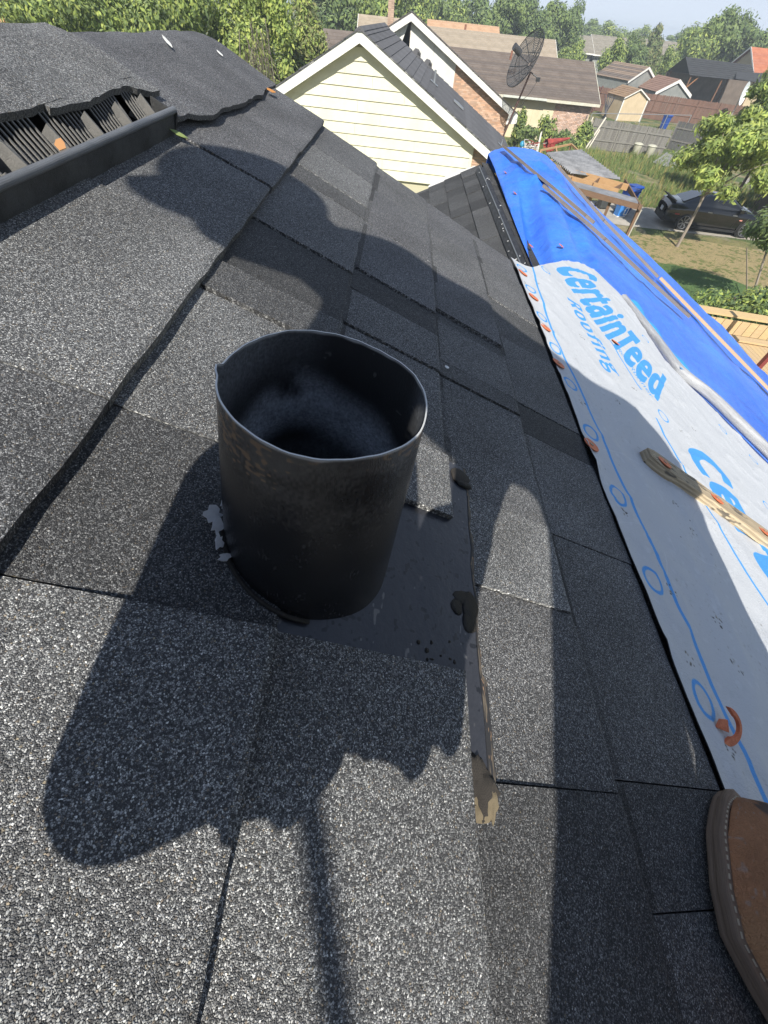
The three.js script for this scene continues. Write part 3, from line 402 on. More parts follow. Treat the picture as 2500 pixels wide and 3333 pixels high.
// ------------------------------------------------------------------ blue tarp over the lower wing
const EDGE = [[0.688, -0.156], [0.721, -0.094], [0.767, -0.033], [0.818, 0.012], [0.909, 0.069], [1.063, 0.135], [1.189, 0.167], [1.338, 0.158], [1.499, 0.142], [1.83, 0.127], [2.427, 0.126], [2.838, 0.114], [3.383, 0.086], [3.609, 0.097], [4.035, 0.029], [4.842, -0.12], [7, -0.2]];
function tarpY(x, z) {
  const g = clamp((-z - 1.6) / 2.7), e = interp(EDGE, x), l = x < 0.95 ? -0.155 * (1 - smooth(0.68, 0.95, x)) : 0;
  return EYE - 0.2703 - 0.4664 * x + 0.022 * smooth(0.80, 0.71, x) + (x < 0.95 ? (1 - g) * l + g * e : e * g);
}
{
  const tarp = thing('blue_tarp', 'crumpled bright blue tarpaulin battened over the lower roof wing', 'tarp');
  const Z = (v) => mix(-0.2, -4.3, v), X = (u, v) => mix(mix(interp([[-4.3, 0.715], [-3.87, 0.715], [-2.7, 0.693], [-2.15, 0.68], [-1.5, 0.66]], Z(v)), 1.25, smooth(0.3, 0.02, v)), 6.6, Math.pow(u, 1.9));
  const f = (u, v) => {
    const x = X(u, v), z = Z(v), fade = smooth(1, 0.93, v) * smooth(0, 0.015, u);
    const w = 0.026 * (fbm(x * 2.2 + z * 1.2, z * 1.6 - x, 3) - 0.5) + 0.014 * (fbm(x * 7 + z * 3, z * 4, 2) - 0.5);
    const fold = x < 1.25 && z > -3.6 ? -0.05 * Math.max(0, Math.sin((x - 0.7) * 26 + z * 2.6)) * smooth(1.2, 0.85, x) * smooth(-3.7, -2.9, z) : 0;
    const crease = 0.006 * (Math.pow(1 - Math.abs(Math.sin(x * 4.2 + 0.4)), 16) + Math.pow(1 - Math.abs(Math.sin(z * 3.7)), 16)) + 0.006 * Math.pow(1 - Math.abs(2 * fbm(x * 2.5 + z, z * 2.2, 2) - 1), 16), rings = 0.02 * smooth(0.10, 0, Math.abs(Math.hypot(x - 1.02, (z + 3.62) * 0.8) - 0.2)) * smooth(-3.0, -3.5, z);
    return [x, tarpY(x, z) + 0.003 * smooth(-1.9, -1.2, z) + (w + fold + rings + crease) * fade * Math.max(smooth(-1.9, -2.3, z), smooth(1.75, 2.1, x)) + 0.006 * (fbm(x * 9, 3, 2) - 0.5), z + (v > 0.999 ? 0.03 * (fbm(x * 3, 7, 3) - 0.5) : 0)];
  };
  const tm = std({ map: again(tinted((u, v) => clamp(0.5 + (cloudy(u, v) - 0.5) * 1.6 + (speckle(u, v) - 0.5) * 0.4), [0.018, 0.13, 0.68], [0.06, 0.25, 0.9], 512), 1 / 1.6), bumpMap: again(texCloud, 4), bumpScale: 0.008, roughness: 0.36 });
  part('sheet', sheet(220, 200, f, (u, v) => [X(u, v), Z(v)]), tm, tarp);
  // skirt hanging off the far edge and off the ridge end
  part('far_skirt', sheet(90, 4, (u, v) => { const p = f(u, 1); return [p[0] + 0.006 * Math.sin(p[0] * 30) * v, p[1] - 0.16 * v, p[2] - 0.02 * v]; }, (u, v) => [u * 6, v * 0.2]), tm, tarp);
  // the paler turned-back edge beside the underlayment roll
  const flap = std({ color: lin(0.03, 0.33, 0.78), roughness: 0.5, bumpMap: again(texCloud, 3), bumpScale: 0.006 });
  part('turned_edge', sheet(4, 40, (u, v) => { const t = mix(1.37, 1.95, v), s = mix(1.34, 1.43 + 0.02 * Math.sin(v * 9), u), p = roofPoint(s, t, 0.03 + 0.035 * u - 0.05 * u * u + 0.01 * Math.sin(v * 14) * u); return p; }, (u, v) => [u * 0.1, v * 0.7]), flap, tarp);
}
// battens holding the tarp, and the cap nails in it
const greyWood = woodMat([0.12, 0.1, 0.085], [0.36, 0.31, 0.26], 0.002), freshWood = woodMat([0.42, 0.27, 0.14], [0.66, 0.47, 0.28], 0.001);
function batten(label, pts, w, m) {
  const b = thing('tarp_batten', label, 'batten', [0, 0, 0], 0, 'battens on the blue tarp'), f = new Faces();
  for (let i = 0; i + 1 < pts.length; i++) { const p = (q) => [q[0], tarpY(q[0], q[1]) + 0.036, q[1]]; f.bar(p(pts[i]), p(pts[i + 1]), w, 0.016, [0.42, 0.9, 0]); }
  part('strip', f.geo(), m, b);
}
batten('longest thin brown batten starting at the tarp\'s far hump', [[0.803, -4.17], [0.882, -3.572], [1.005, -3.125], [1.15, -2.904], [1.2, -2.87]], 0.034, greyWood);
batten('grey weathered batten across the middle of the blue tarp', [[0.911, -3.141], [1.216, -2.668], [1.957, -2.634]], 0.03, greyWood);
batten('short dark batten near the tarp\'s far edge above the carport', [[1.179, -3.876], [1.501, -3.429], [1.922, -3.129]], 0.036, greyWood);
batten('pale fresh pine batten along the tarp\'s edge beside the timber deck', [[1.969, -3.172], [2.336, -2.833], [2.766, -2.462], [3.4, -2.0]], 0.07, freshWood);
[[0.755, -3.626, 'orange cap nail in the tarp nearest its far corner'], [0.754, -3.185, 'orange cap nail in the tarp above its deepest folds'], [0.71, -2.35, 'orange cap nail at the lower end of the tarp\'s folds'], [0.849, -2.308, 'orange cap nail alone in the smooth middle of the tarp']].forEach(([x, z, w]) => { const c = thing('cap_nail', w, 'cap nail', [x, tarpY(x, z) + 0.012, z], 0, 'orange cap nails'); c.rotation.z = -TH; part('disc', capGeo1, orange, c); part('nail_head', nailGeo, steel, c).position.y = 0.003; });

// ------------------------------------------------------------------ the wing's other slope, beyond the rake
{
  const wing = thing('roof_wing', 'lower roof wing of dark shingles with a black ridge strip beside the tarp', 'roof'), rx = 0.682, ry = EYE - 0.742, r = rng(19);
  wing.position.set(rx, ry, 0); wing.rotation.z = TH;                     // local -x runs down the far slope
  const tones = [shingleTone(0.62), shingleTone(0.75), shingleTone(0.5), shingleTone(0.85)];
  const rows = [0.047, 0.186, 0.325, 0.464, 0.603, 0.742, 0.881, 1.02, 1.159, 1.298];
  rows.forEach((d0, k) => {
    let z = -1.5 - 0.09 * (k % 3); const d1 = rows[k + 1] ?? d0 + 0.14;
    while (z > -4.26) { const l = 0.14 + 0.09 * r(), z1 = Math.max(-4.27, z - l), b = 0.008 + 0.004 * (r() < 0.4), f = new Faces(), ou = r(), ov = r(); const P = (d, o, zz) => [-d, o, zz], U = (p) => [p[2] + ou, p[0] + ov];
      const a = P(d0 - 0.03, 0.001, z - 0.002), bb = P(d1, b, z - 0.002), c = P(d1, b, z1), e = P(d0 - 0.03, 0.001, z1); f.quad(a, bb, c, e, U(a), U(bb), U(c), U(e)); f.quad(bb, [bb[0], -0.01, bb[2]], [c[0], -0.01, c[2]], c).quad(a, [a[0], -0.01, a[2]], [bb[0], -0.01, bb[2]], bb).quad(c, [c[0], -0.01, c[2]], [e[0], -0.01, e[2]], e);
      part('shingle', blend(f), tones[Math.floor(r() * 4)], wing); z = z1; }
  });
  part('deck', new Faces().box(-1.6, -0.04, -4.26, 0, -0.012, -1.3).geo(), deckMat, wing);
  const strip = part('ridge_strip', sheet(6, 60, (u, v) => [mix(-0.075, -0.008, u), 0.012 + 0.012 * Math.sin(u * Math.PI) + 0.003 * (fbm(v * 40, u * 6, 2) - 0.5), mix(-1.4, -4.1, v)], (u, v) => [u * 0.1, v * 2.7]), mottled([0.012, 0.012, 0.013], [0.04, 0.04, 0.042], 0.1, 0.5, 0.003), wing);
  part('ridge_bead', new Faces().rod([-0.04, 0.026, -1.4], [-0.04, 0.026, -4.1], 0.004, 0.004, 6).geo(), plain(0.13, 0.14, 0.15, 0.4), wing);
  for (let z = -1.4; z > -4.2; z -= 0.13) part('cap_tab', blend(new Faces().box(-0.008, -0.02, z - 0.126, 0.05, 0.012 + 0.003 * r(), z, (x, y, zz) => [x, y - (x > 0 ? 0.03 : 0), zz])), tones[1 + Math.floor(r() * 2)], wing);
  const scrap = new Faces().box(-0.008, 0, -0.003, 0.008, 0.002, 0.003).geo(), white = plain(0.75, 0.75, 0.75, 0.7);
  for (let i = 0; i < 20; i++) { const s = part('mortar_scrap', scrap, white, wing); s.position.set(-0.075 + 0.065 * r(), 0.024, -1.9 - 2.1 * r()); s.rotation.y = r() * 3; s.scale.setScalar(0.35 + 0.5 * r()); }
  // metal drip edge bowed up off the far rake
  const top = [[0.26, -0.925], [0.36, -0.868], [0.46, -0.825], [0.56, -0.79], [0.63, -0.765]];
  part('drip_edge', sheet(16, 1, (u, v) => { const x = mix(0.26, 0.63, u), y = interp(top, x) - v * 0.05; const dx = x - rx, dy = y + 0.742; return [dx * Math.cos(TH) + dy * Math.sin(TH), -dx * Math.sin(TH) + dy * Math.cos(TH), -4.3]; }, (u, v) => [u, v]), plain(0.72, 0.73, 0.74, 0.4), wing);
}

// ------------------------------------------------------------------ the photographer: crouching behind the lens, leaning over it; only a boot and the shadow are in view
{
  const man = thing('person', 'crouching person in brown leather work boots holding a wide phone over the roof', 'person');
  // seen from the sun: a to the right, b down, k towards the sun (metres from the lens)
  const Q = (a, b, k) => V(0.99682 * a + 0.07528 * b - 0.0518 * k, 0.06639 * a - 0.60354 * b + 0.669 * k, -0.04406 * a + 0.79377 * b + 0.741 * k);
  const hipL = Q(0.32, 0.02, 0.33), hipR = Q(0.46, 0.04, 0.24), chest = Q(0.10, -0.15, 0.42), belly = Q(0.27, -0.06, 0.33), shR = Q(0.13, -0.05, 0.40), shL = Q(-0.02, -0.27, 0.46), neck = Q(-0.06, -0.25, 0.47), headC = Q(-0.19, -0.31, 0.5);
  const RP = (s, t, o) => { const p = roofPoint(s, t, o); return V(p[0], p[1] - EYE, p[2]); };
  const ankR = RP(0.515, -0.19, 0.13), kneeR = Q(0.45, 0.13, 0.10), ankL = RP(0.5, -0.5, 0.12), kneeL = Q(0.145, 0.365, 0.42);
  const elbR = Q(0.13, -0.02, 0.16), wrR = Q(0.078, 0.07, 0.07), elbL = Q(-0.05, -0.06, 0.22), wrL = Q(-0.035, 0.075, 0.09);
  const SHIRT = [0.05, 0.055, 0.065], DENIM = [0.045, 0.06, 0.1], SKIN = [0.42, 0.25, 0.17];
  const bones = [
    [hipL, hipR, 0.125, 0.125, DENIM], [hipR, belly, 0.125, 0.125, DENIM], [belly, chest, 0.13, 0.145, SHIRT], [chest, shR, 0.11, 0.085, SHIRT], [chest, shL, 0.11, 0.08, SHIRT], [chest, neck, 0.09, 0.06, SHIRT], [neck, headC, 0.055, 0.055, SKIN],
    [hipR, kneeR, 0.1, 0.08, DENIM], [kneeR, ankR, 0.1, 0.075, DENIM], [hipR, ankR, 0.13, 0.115, DENIM], [hipL, kneeL, 0.1, 0.078, DENIM], [kneeL, ankL, 0.078, 0.06, DENIM],  // hip-to-ankle bone is filler, added to close a lit gap in the shadow
    [shR, elbR, 0.06, 0.046, SHIRT], [elbR, wrR, 0.046, 0.029, SHIRT], [shL, elbL, 0.062, 0.054, SHIRT], [elbL, wrL, 0.052, 0.03, SHIRT]];
  function skinned(list, c, half, res, blend) {
    const mc = new MarchingCubes(res, new THREE.MeshBasicMaterial(), false, false, 300000), fl = mc.field, h = res / 2, best = [];
    const seg = list.map(([A, B, ra, rb, col]) => { const d = B.clone().sub(A); return { A, d, l2: d.lengthSq() || 1e-9, ra, rb, col }; });
    const dist = (x, y, z) => { let s = 0, md = 1e9, mcol = null; for (const q of seg) { const px = x - q.A.x, py = y - q.A.y, pz = z - q.A.z, t = clamp((px * q.d.x + py * q.d.y + pz * q.d.z) / q.l2), ex = px - q.d.x * t, ey = py - q.d.y * t, ez = pz - q.d.z * t, e = Math.sqrt(ex * ex + ey * ey + ez * ez) - mix(q.ra, q.rb, t); if (e < md) { md = e; mcol = q.col; } s += Math.exp(-Math.max(-20, Math.min(20, e / blend))); } return [s > 0 ? -blend * Math.log(s) : md, mcol]; };
    for (let k = 0; k < res; k++) for (let j = 0; j < res; j++) for (let i = 0; i < res; i++) fl[k * res * res + j * res + i] = -dist(c.x + half * (i - h) / h, c.y + half * (j - h) / h, c.z + half * (k - h) / h)[0];
    mc.isolation = 0; mc.update();
    let g = new THREE.BufferGeometry(); const P = new Float32Array(mc.count * 3), C = new Float32Array(mc.count * 3);
    for (let i = 0; i < mc.count; i++) { const x = c.x + half * mc.positionArray[i * 3], y = c.y + half * mc.positionArray[i * 3 + 1], z = c.z + half * mc.positionArray[i * 3 + 2]; P.set([x, y + EYE, z], i * 3); C.set(dist(x, y, z)[1] ?? [0.05, 0.05, 0.05], i * 3); }
    g.setAttribute('position', new THREE.BufferAttribute(P, 3)); g.setAttribute('color', new THREE.BufferAttribute(C, 3)); g = mergeVertices(g, 1e-4); g.computeVertexNormals(); return g;
  }
  const body = skinned(bones, V(0.2, 0.02, 0.3), 0.78, 82, 0.02);
  // head: skull, jaw, nose, brow and ears, looking along the lens
  const hd = V(-0.05, -0.55, -0.83).normalize(), hu = V(-0.35, 0.75, -0.5); hu.addScaledVector(hd, -hu.dot(hd)).normalize(); const hs = hd.clone().cross(hu), hp = (f, u, s) => headC.clone().addScaledVector(hd, f).addScaledVector(hu, u).addScaledVector(hs, s);
  const head = skinned([[hp(-0.02, 0.035, 0), hp(0.012, 0.035, 0), 0.078, 0.074, SKIN], [hp(0.02, -0.03, 0), hp(0.045, -0.075, 0), 0.056, 0.034, SKIN], [hp(0.088, 0.015, 0), hp(0.104, -0.02, 0), 0.008, 0.014, SKIN], [hp(0.076, 0.03, -0.03), hp(0.076, 0.03, 0.03), 0.014, 0.014, SKIN], [hp(0, 0.005, 0.077), hp(-0.008, -0.02, 0.078), 0.015, 0.01, SKIN], [hp(0, 0.005, -0.077), hp(-0.008, -0.02, -0.078), 0.015, 0.01, SKIN], [hp(0.078, -0.048, -0.018), hp(0.078, -0.048, 0.018), 0.009, 0.009, [0.34, 0.16, 0.12]], [neck, hp(-0.02, -0.05, 0), 0.056, 0.052, SKIN]], headC, 0.17, 64, 0.008);
  // hands: palm and five bent fingers on the edges of the phone
  function handBones(w, dirIn, dirUp, out) {
    const d = dirIn.clone().normalize(), u = dirUp.clone().addScaledVector(d, -dirUp.dot(d)).normalize(), o = d.clone().cross(u).multiplyScalar(out), L = [], at = (a, b, c) => w.clone().addScaledVector(d, a).addScaledVector(u, b).addScaledVector(o, c);
    L.push([w, at(0.05, 0.012, 0), 0.027, 0.023, SKIN], [at(0.02, -0.015, 0), at(0.075, -0.024, 0), 0.022, 0.016, SKIN], [at(0.05, 0.012, 0), at(0.08, 0.024, 0), 0.02, 0.015, SKIN]);
    [[-0.03, 0.036], [-0.011, 0.043], [0.009, 0.04], [0.027, 0.031]].forEach(([b, l]) => { const p0 = at(0.075, b, 0), p1 = at(0.075 + l, b * 1.08, 0.006), p2 = at(0.075 + l * 1.45, b * 1.1, 0.028), p3 = at(0.075 + l * 1.5, b * 1.1, 0.05); L.push([p0, p1, 0.0095, 0.009, SKIN], [p1, p2, 0.009, 0.0085, SKIN], [p2, p3, 0.0085, 0.0075, SKIN]); });
    L.push([at(0.02, 0.02, 0), at(0.05, 0.046, 0.012), 0.015, 0.011, SKIN], [at(0.05, 0.046, 0.012), at(0.085, 0.05, 0.02), 0.0105, 0.009, SKIN]); return L;
  }
  const tips = [[[0.022, 0.15], [0.010, 0.192]], [[0.045, 0.15], [0.034, 0.193]]].map(([p, q]) => [Q(p[0], p[1], 0.012), Q(q[0], q[1], 0.008), 0.0105, 0.008, SKIN]);
  const hR = skinned([...handBones(wrR, Q(0.03, 0.15, 0.0).sub(wrR), V(0.2, 0.7, -0.5), -1), ...tips], Q(0.055, 0.11, 0.04), 0.17, 64, 0.004), hL = skinned(handBones(wrL, Q(-0.085, 0.15, 0.004).sub(wrL), V(-0.2, 0.7, -0.5), 1), Q(-0.07, 0.10, 0.05), 0.17, 64, 0.004);
  const all = mergeGeometries([body, head, hR, hL].map((g) => { g.deleteAttribute('uv'); return g; }));
  part('body', all, std({ vertexColors: true, roughness: 0.85 }), man);
  part('shadow_strap', new THREE.TubeGeometry(new THREE.CatmullRomCurve3([Q(-0.055, 0.16, 0.72), Q(-0.043, 0.195, 0.78), Q(-0.02, 0.26, 0.8), Q(0.02, 0.36, 0.75), Q(0.1, 0.42, 0.6)].map((p) => p.add(V(0, EYE, 0)))), 30, 0.0065, 6), plain(0.05, 0.05, 0.055), man);  // unseen strap, added to cast a thin soft shadow streak on the shingles
  // cap with its bill
  const crown = new THREE.SphereGeometry(0.094, 28, 14, 0, Math.PI * 2, 0, Math.PI * 0.52), capM = mottled([0.03, 0.03, 0.035], [0.05, 0.05, 0.055], 0.1, 0.9);
  const basis = new THREE.Matrix4().makeBasis(hs, hu, hd), cq = new THREE.Quaternion().setFromRotationMatrix(basis), cp = hp(-0.006, 0.045, 0); cp.y += EYE;
  const cap = new THREE.Group(); cap.name = 'cap'; man.add(cap); cap.position.copy(cp); cap.quaternion.copy(cq); part('crown', crown, capM, cap);
  part('bill', sheet(12, 6, (u, v) => { const w = mix(-1.15, 1.15, u), r = mix(0.088, 0.155, v * Math.cos(w * 0.75)); return [r * Math.sin(w) * 0.9, 0.012 - 0.02 * v + 0.02 * Math.cos(w) - 0.015, r * Math.cos(w)]; }, (u, v) => [u * 0.2, v * 0.1]), capM, cap);
  // boots
  const outline = [[-0.252, 0.515, 0.002], [-0.245, 0.514, 0.02], [-0.22, 0.51, 0.034], [-0.15, 0.498, 0.037], [-0.106, 0.489, 0.043], [-0.085, 0.4815, 0.0487], [-0.06, 0.474, 0.053], [-0.035, 0.4757, 0.0472], [-0.003, 0.483, 0.034], [0.012, 0.488, 0.022], [0.022, 0.4915, 0.012], [0.027, 0.494, 0.002]];
  const cen = (t) => interp(outline.map((q) => [q[0], q[1]]), t), hw = (t) => interp(outline.map((q) => [q[0], q[2]]), t);
  const leatherMap = texture(512, 512, (u, v) => { const a = cloudy(u, v), b = speckle(u, v), red = smooth(0.25, 0.75, T4(u, v)); let c = [mix(0.64, 0.5, red), mix(0.39, 0.24, red), mix(0.2, 0.12, red)].map((k) => k * (0.6 + 0.75 * a + 0.25 * (b - 0.5))); const scuff = smooth(0.72, 0.84, 0.55 * T110(u * 0.6, v) + 0.45 * T45(u, v)); c = c.map((k) => mix(k, 0.5, scuff * 0.35)); const st = smooth(0.11, 0.07, Math.hypot((u - 0.87) * 1.2, (v - 0.33) * 0.6) + 0.06 * (T20(u, v) - 0.5)); return c.map((k, i) => mix(k, [0.1, 0.09, 0.09][i], st * 0.85)); });
  const leather = std({ map: leatherMap, bumpMap: again(texFine, 4), bumpScale: 0.003, roughness: 0.6 }), soleM = std({ map: again(tinted((u, v) => clamp(0.3 + 0.6 * cloudy(u, v) + 0.5 * (T110(u * 0.1, v) - 0.5)), [0.16, 0.11, 0.08], [0.32, 0.235, 0.17], 256), 4), bumpMap: again(texFine, 10), bumpScale: 0.0012, roughness: 0.85 }), thread = plain(0.5, 0.43, 0.33, 0.9);
  const hTop = [[-0.25, 0.115], [-0.2, 0.12], [-0.16, 0.115], [-0.11, 0.092], [-0.06, 0.08], [-0.02, 0.07], [0.0, 0.057], [0.012, 0.036], [0.0195, 0.018], [0.022, 0.004]];
  function boot(s, t, o, mirror) {
    const g = new THREE.Group(); g.name = 'boot'; man.add(g); onRoof(g); const off = V(s, o, -t).applyAxisAngle(V(0, 0, 1), -TH); g.position.add(off); const sx = mirror ? -1 : 1, c0 = 0.49;
    const X = (v) => (sx < 0 ? 2 * c0 - v : v), m = 64, tt = (v) => mix(-0.252, 0.027, 0.5 - 0.5 * Math.cos(v * Math.PI));
    const rim = (w, grow, oo) => { const tv = tt(w < 0.5 ? w * 2 : 2 - w * 2), sd = w < 0.5 ? -1 : 1, k = hw(tv) + grow, tip = smooth(0.014, 0.027, tv) * grow - smooth(-0.24, -0.252, tv) * grow; return [X(cen(tv) + sd * Math.max(0.0005, k)), oo, -(tv + tip)]; };
    const ringF = (rows) => sheet(m * 2, rows.length - 1, (u, v) => { const q = rows[Math.round(v * (rows.length - 1))]; return rim(u, q[0], q[1]); }, (u, v) => [u * 0.7, v * 0.05]);
    part('sole', ringF([[-0.003, 0.009], [-0.0005, 0.0105], [0, 0.0135], [-0.001, 0.0155], [0.0008, 0.0165], [0.0012, 0.0195]]), soleM, g);
    const w = part('welt', ringF([[0.0012, 0.0195], [0.0012, 0.0215], [-0.0005, 0.0228], [-0.007, 0.0228], [-0.0085, 0.0225]]), soleM, g);
    const st = new Faces().box(-0.00045, 0, -0.0016, 0.00045, 0.0008, 0.0016).geo();
    for (let i = 4; i < 2 * m - 4; i++) { const a = rim(i / (2 * m), -0.0033, 0.0229), b = rim((i + 0.6) / (2 * m), -0.0033, 0.0229), L = Math.hypot(b[0] - a[0], b[2] - a[2]); if (L > 0.001) { const q = part('stitch', st, thread, w); q.position.set((a[0] + b[0]) / 2, 0.0229, (a[2] + b[2]) / 2); q.rotation.y = Math.atan2(b[0] - a[0], b[2] - a[2]); q.scale.z = clamp(L / 0.0036, 0.5, 1.3); } }
    part('upper', sheet(36, 60, (u, v) => { const tv = mix(-0.243, 0.0222, 1 - Math.pow(1 - v, 1.6)), W = Math.max(0.0006, hw(Math.min(tv + 0.002, 0.0265)) - 0.0078), a = Math.PI * u, hh = interp(hTop, tv), cc = Math.cos(a), sn = Math.sin(a), e = tv > -0.1 ? 0.72 : 0.85; const bul = 0.005 * Math.sin(a) * (fbm(tv * 45, u * 6, 3) - 0.5) - 0.0022 * smooth(-0.13, -0.1, tv) * smooth(-0.045, -0.065, tv) * Math.pow(Math.abs(Math.sin(tv * 210 + u * 2)), 3); return [X(cen(tv) - Math.sign(cc) * W * Math.pow(Math.abs(cc), e) + 0.004 * sn), 0.0225 + (hh + bul) * Math.pow(sn, 0.78), -tv]; }, (u, v) => [v, u]), leather, g);
    part('shaft', sheet(32, 8, (u, v) => { const a = u * Math.PI * 2, k = 0.052 + 0.006 * v; return [X(cen(-0.19) + k * Math.cos(a)), 0.06 + 0.2 * v, 0.19 + k * 1.15 * Math.sin(a)]; }, (u, v) => [u, v * 0.5]), leather, g);
    return g;
  }
  boot(-0.021, -0.002, 0.0025, false); boot(-0.03, -0.31, 0.0025, true);
  // the wide phone in the hands, lens at the camera
  const ph = thing('wide_phone', 'wide dark phone held in both hands just behind the lens', 'phone'); ph.position.copy(camera.position); ph.quaternion.copy(camera.quaternion);
  const rr = (x0, y0, x1, y1, r) => { const s = new THREE.Shape(); s.moveTo(x0 + r, y0); s.lineTo(x1 - r, y0); s.absarc(x1 - r, y0 + r, r, -Math.PI / 2, 0); s.lineTo(x1, y1 - r); s.absarc(x1 - r, y1 - r, r, 0, Math.PI / 2); s.lineTo(x0 + r, y1); s.absarc(x0 + r, y1 - r, r, Math.PI / 2, Math.PI); s.lineTo(x0, y0 + r); s.absarc(x0 + r, y0 + r, r, Math.PI, Math.PI * 1.5); return s; };
  const pg = new THREE.ExtrudeGeometry(rr(-0.146, -0.169, 0.016, 0.012, 0.04), { depth: 0.005, bevelEnabled: true, bevelSize: 0.001, bevelThickness: 0.001, bevelSegments: 2, curveSegments: 8 }); pg.translate(0, 0, 0.0035); part('phone_case', pg, plain(0.03, 0.03, 0.033, 0.35), ph);
  const sg = new THREE.ShapeGeometry(rr(-0.142, -0.160, 0.012, 0.008, 0.03)); sg.translate(0, 0, 0.0098); part('screen', sg, plain(0.02, 0.02, 0.022, 0.15), ph);
  const lg = new THREE.RingGeometry(0.006, 0.009, 24); lg.translate(0, 0, 0.0022); part('lens_ring', lg, plain(0.08, 0.08, 0.085, 0.3, { metalness: 0.7 }), ph);
}

// ------------------------------------------------------------------ ground: one sheet to the horizon, drives and paths on it
const grassMap = texture(1024, 1024, (u, v) => {
  const a = cloudy(u, v), b = speckle(u, v), c = 0.5 * T20(u, v) + 0.3 * T45(u, v) + 0.2 * T9(u, v), f = 0.6 + 0.8 * b, dry = smooth(0.42, 0.62, c), bare = smooth(0.66, 0.76, 0.5 * T45(u, v + 0.3) + 0.5 * T9(u + 0.2, v));
  return [0, 1, 2].map((i) => f * mix(mix([0.085, 0.125, 0.035][i], [0.25, 0.21, 0.09][i], dry * 0.75), [0.3, 0.25, 0.17][i], bare * 0.6));
});
{
  setting('ground', new THREE.CircleGeometry(700, 64).rotateX(-Math.PI / 2), std({ map: again(grassMap, 70), bumpMap: again(texSpeck, 400), bumpScale: 0.05, roughness: 1 }), 'grassy ground of the neighbourhood yards');
  const flat = (pts, y, m, name, label) => { const f = new Faces(), tr = THREE.ShapeUtils.triangulateShape(pts.map((p) => new THREE.Vector2(p[0], p[1])), []); for (const [a, b, c] of tr) f.tri([pts[a][0], y, pts[a][1]], [pts[b][0], y, pts[b][1]], [pts[c][0], y, pts[c][1]]); return setting(name, f.geo(), m, label); };
  const patch = (cx, cz, rx, rz, seed, y, m, name, label) => { const p = []; for (let i = 0; i < 48; i++) { const a = i / 48 * 6.283, k = 0.72 + 0.55 * fbm(3 + Math.cos(a) * 1.3 + seed, 3 + Math.sin(a) * 1.3 + seed, 3); p.push([cx + rx * k * Math.cos(a), cz + rz * k * Math.sin(a)]); } return flat(p, y, m, name, label); };
  const dryM = std({ map: again(texture(512, 512, (u, v) => { const b = speckle(u, v), c = 0.5 * T20(u, v) + 0.5 * T45(u, v), g = smooth(0.55, 0.72, c); return [0, 1, 2].map((i) => (0.65 + 0.7 * b) * mix([0.46, 0.36, 0.18][i], [0.2, 0.22, 0.065][i], g)); }), 1 / 5), bumpMap: again(texSpeck, 0.8), bumpScale: 0.05, roughness: 1 });
  const lushM = std({ map: again(texture(512, 512, (u, v) => { const b = speckle(u, v), c = cloudy(u, v); return [0, 1, 2].map((i) => (0.6 + 0.8 * b) * mix([0.085, 0.17, 0.045][i], [0.14, 0.24, 0.07][i], c)); }), 1 / 3), bumpMap: again(texSpeck, 1), bumpScale: 0.05, roughness: 1 });
  const conc = mottled([0.3, 0.275, 0.235], [0.44, 0.4, 0.34], 2.5, 0.95, 0.004);
  flat([[8, -24.7], [12.7, -24.3], [17, -24.05], [24, -23.6], [30, -23.2], [30, -27.4], [20, -27.5], [14.2, -28.2], [10, -28.4], [8, -28.4]], 0.012, conc, 'driveway', 'pale concrete drive under the black car');
  patch(14, -19.5, 5.5, 3.7, 1, 0.006, dryM, 'dry_lawn', 'dry yellow lawn by the young tree');
  patch(10.8, -16.2, 5.2, 3.0, 5, 0.010, lushM, 'green_lawn', 'green lawn strip below the tarp edge');
  flat([[26.6, -51.2], [26.4, -47.6], [23.06, -41.2], [22.98, -44.86]], 0.012, conc, 'path', 'cracked slab path by the grey fence');
  flat([[24.9, -37.3], [26.8, -39.4], [29, -38], [25, -35.2]], 0.012, conc, 'path', 'slab beyond the young tree');
  flat([[19, -60], [22.6, -60], [21, -48], [17.4, -48]], 0.012, mottled([0.3, 0.25, 0.18], [0.42, 0.37, 0.28], 2, 0.95, 0.004), 'path', 'bare earth strip beside the tan shed');
  const road = mottled([0.045, 0.045, 0.047], [0.07, 0.07, 0.072], 3, 0.95, 0.004);
  flat([[-200, -96], [260, -86], [260, -93], [-200, -103]], 0.012, road, 'street', 'street beyond the back yards');
  // weeds and long grass: uncountable
  const blade = new Faces(); const rb = rng(3); for (let i = 0; i < 5; i++) { const a = rb() * 6.28, c = Math.cos(a), s = Math.sin(a), h = 0.6 + 0.4 * rb(), l = 0.35 * rb(); blade.tri([-0.05 * s, 0, 0.05 * c], [0.05 * s, 0, -0.05 * c], [l * c, h, l * s]); }
  const gm = std({ color: lin(1, 1, 1), roughness: 1 });
  const rw = rng(9), spots = []; const add = (n, x0, x1, z0, z1, h0, h1, test) => { for (let i = 0; i < n; i++) { const x = mix(x0, x1, rw()), z = mix(z0, z1, rw()); if (test && !test(x, z)) continue; spots.push([x, z, mix(h0, h1, rw() * rw())]); } };
  add(9000, 12, 24, -43.2, -29, 0.18, 0.75, (x, z) => fbm(x * 0.35, z * 0.35, 3) > 0.36); add(2600, 8, 15, -42.5, -38, 0.2, 0.6); add(1700, 21, 34, -60, -45, 0.15, 0.5, (x, z) => x > 23); add(5000, 8.5, 22, -24, -13.5, 0.06, 0.16); add(900, 14, 24, -29, -28, 0.2, 0.6);
  const inst = new THREE.InstancedMesh(blade.geo(), gm, spots.length), M = new THREE.Matrix4(), q = new THREE.Quaternion(), col = new THREE.Color();
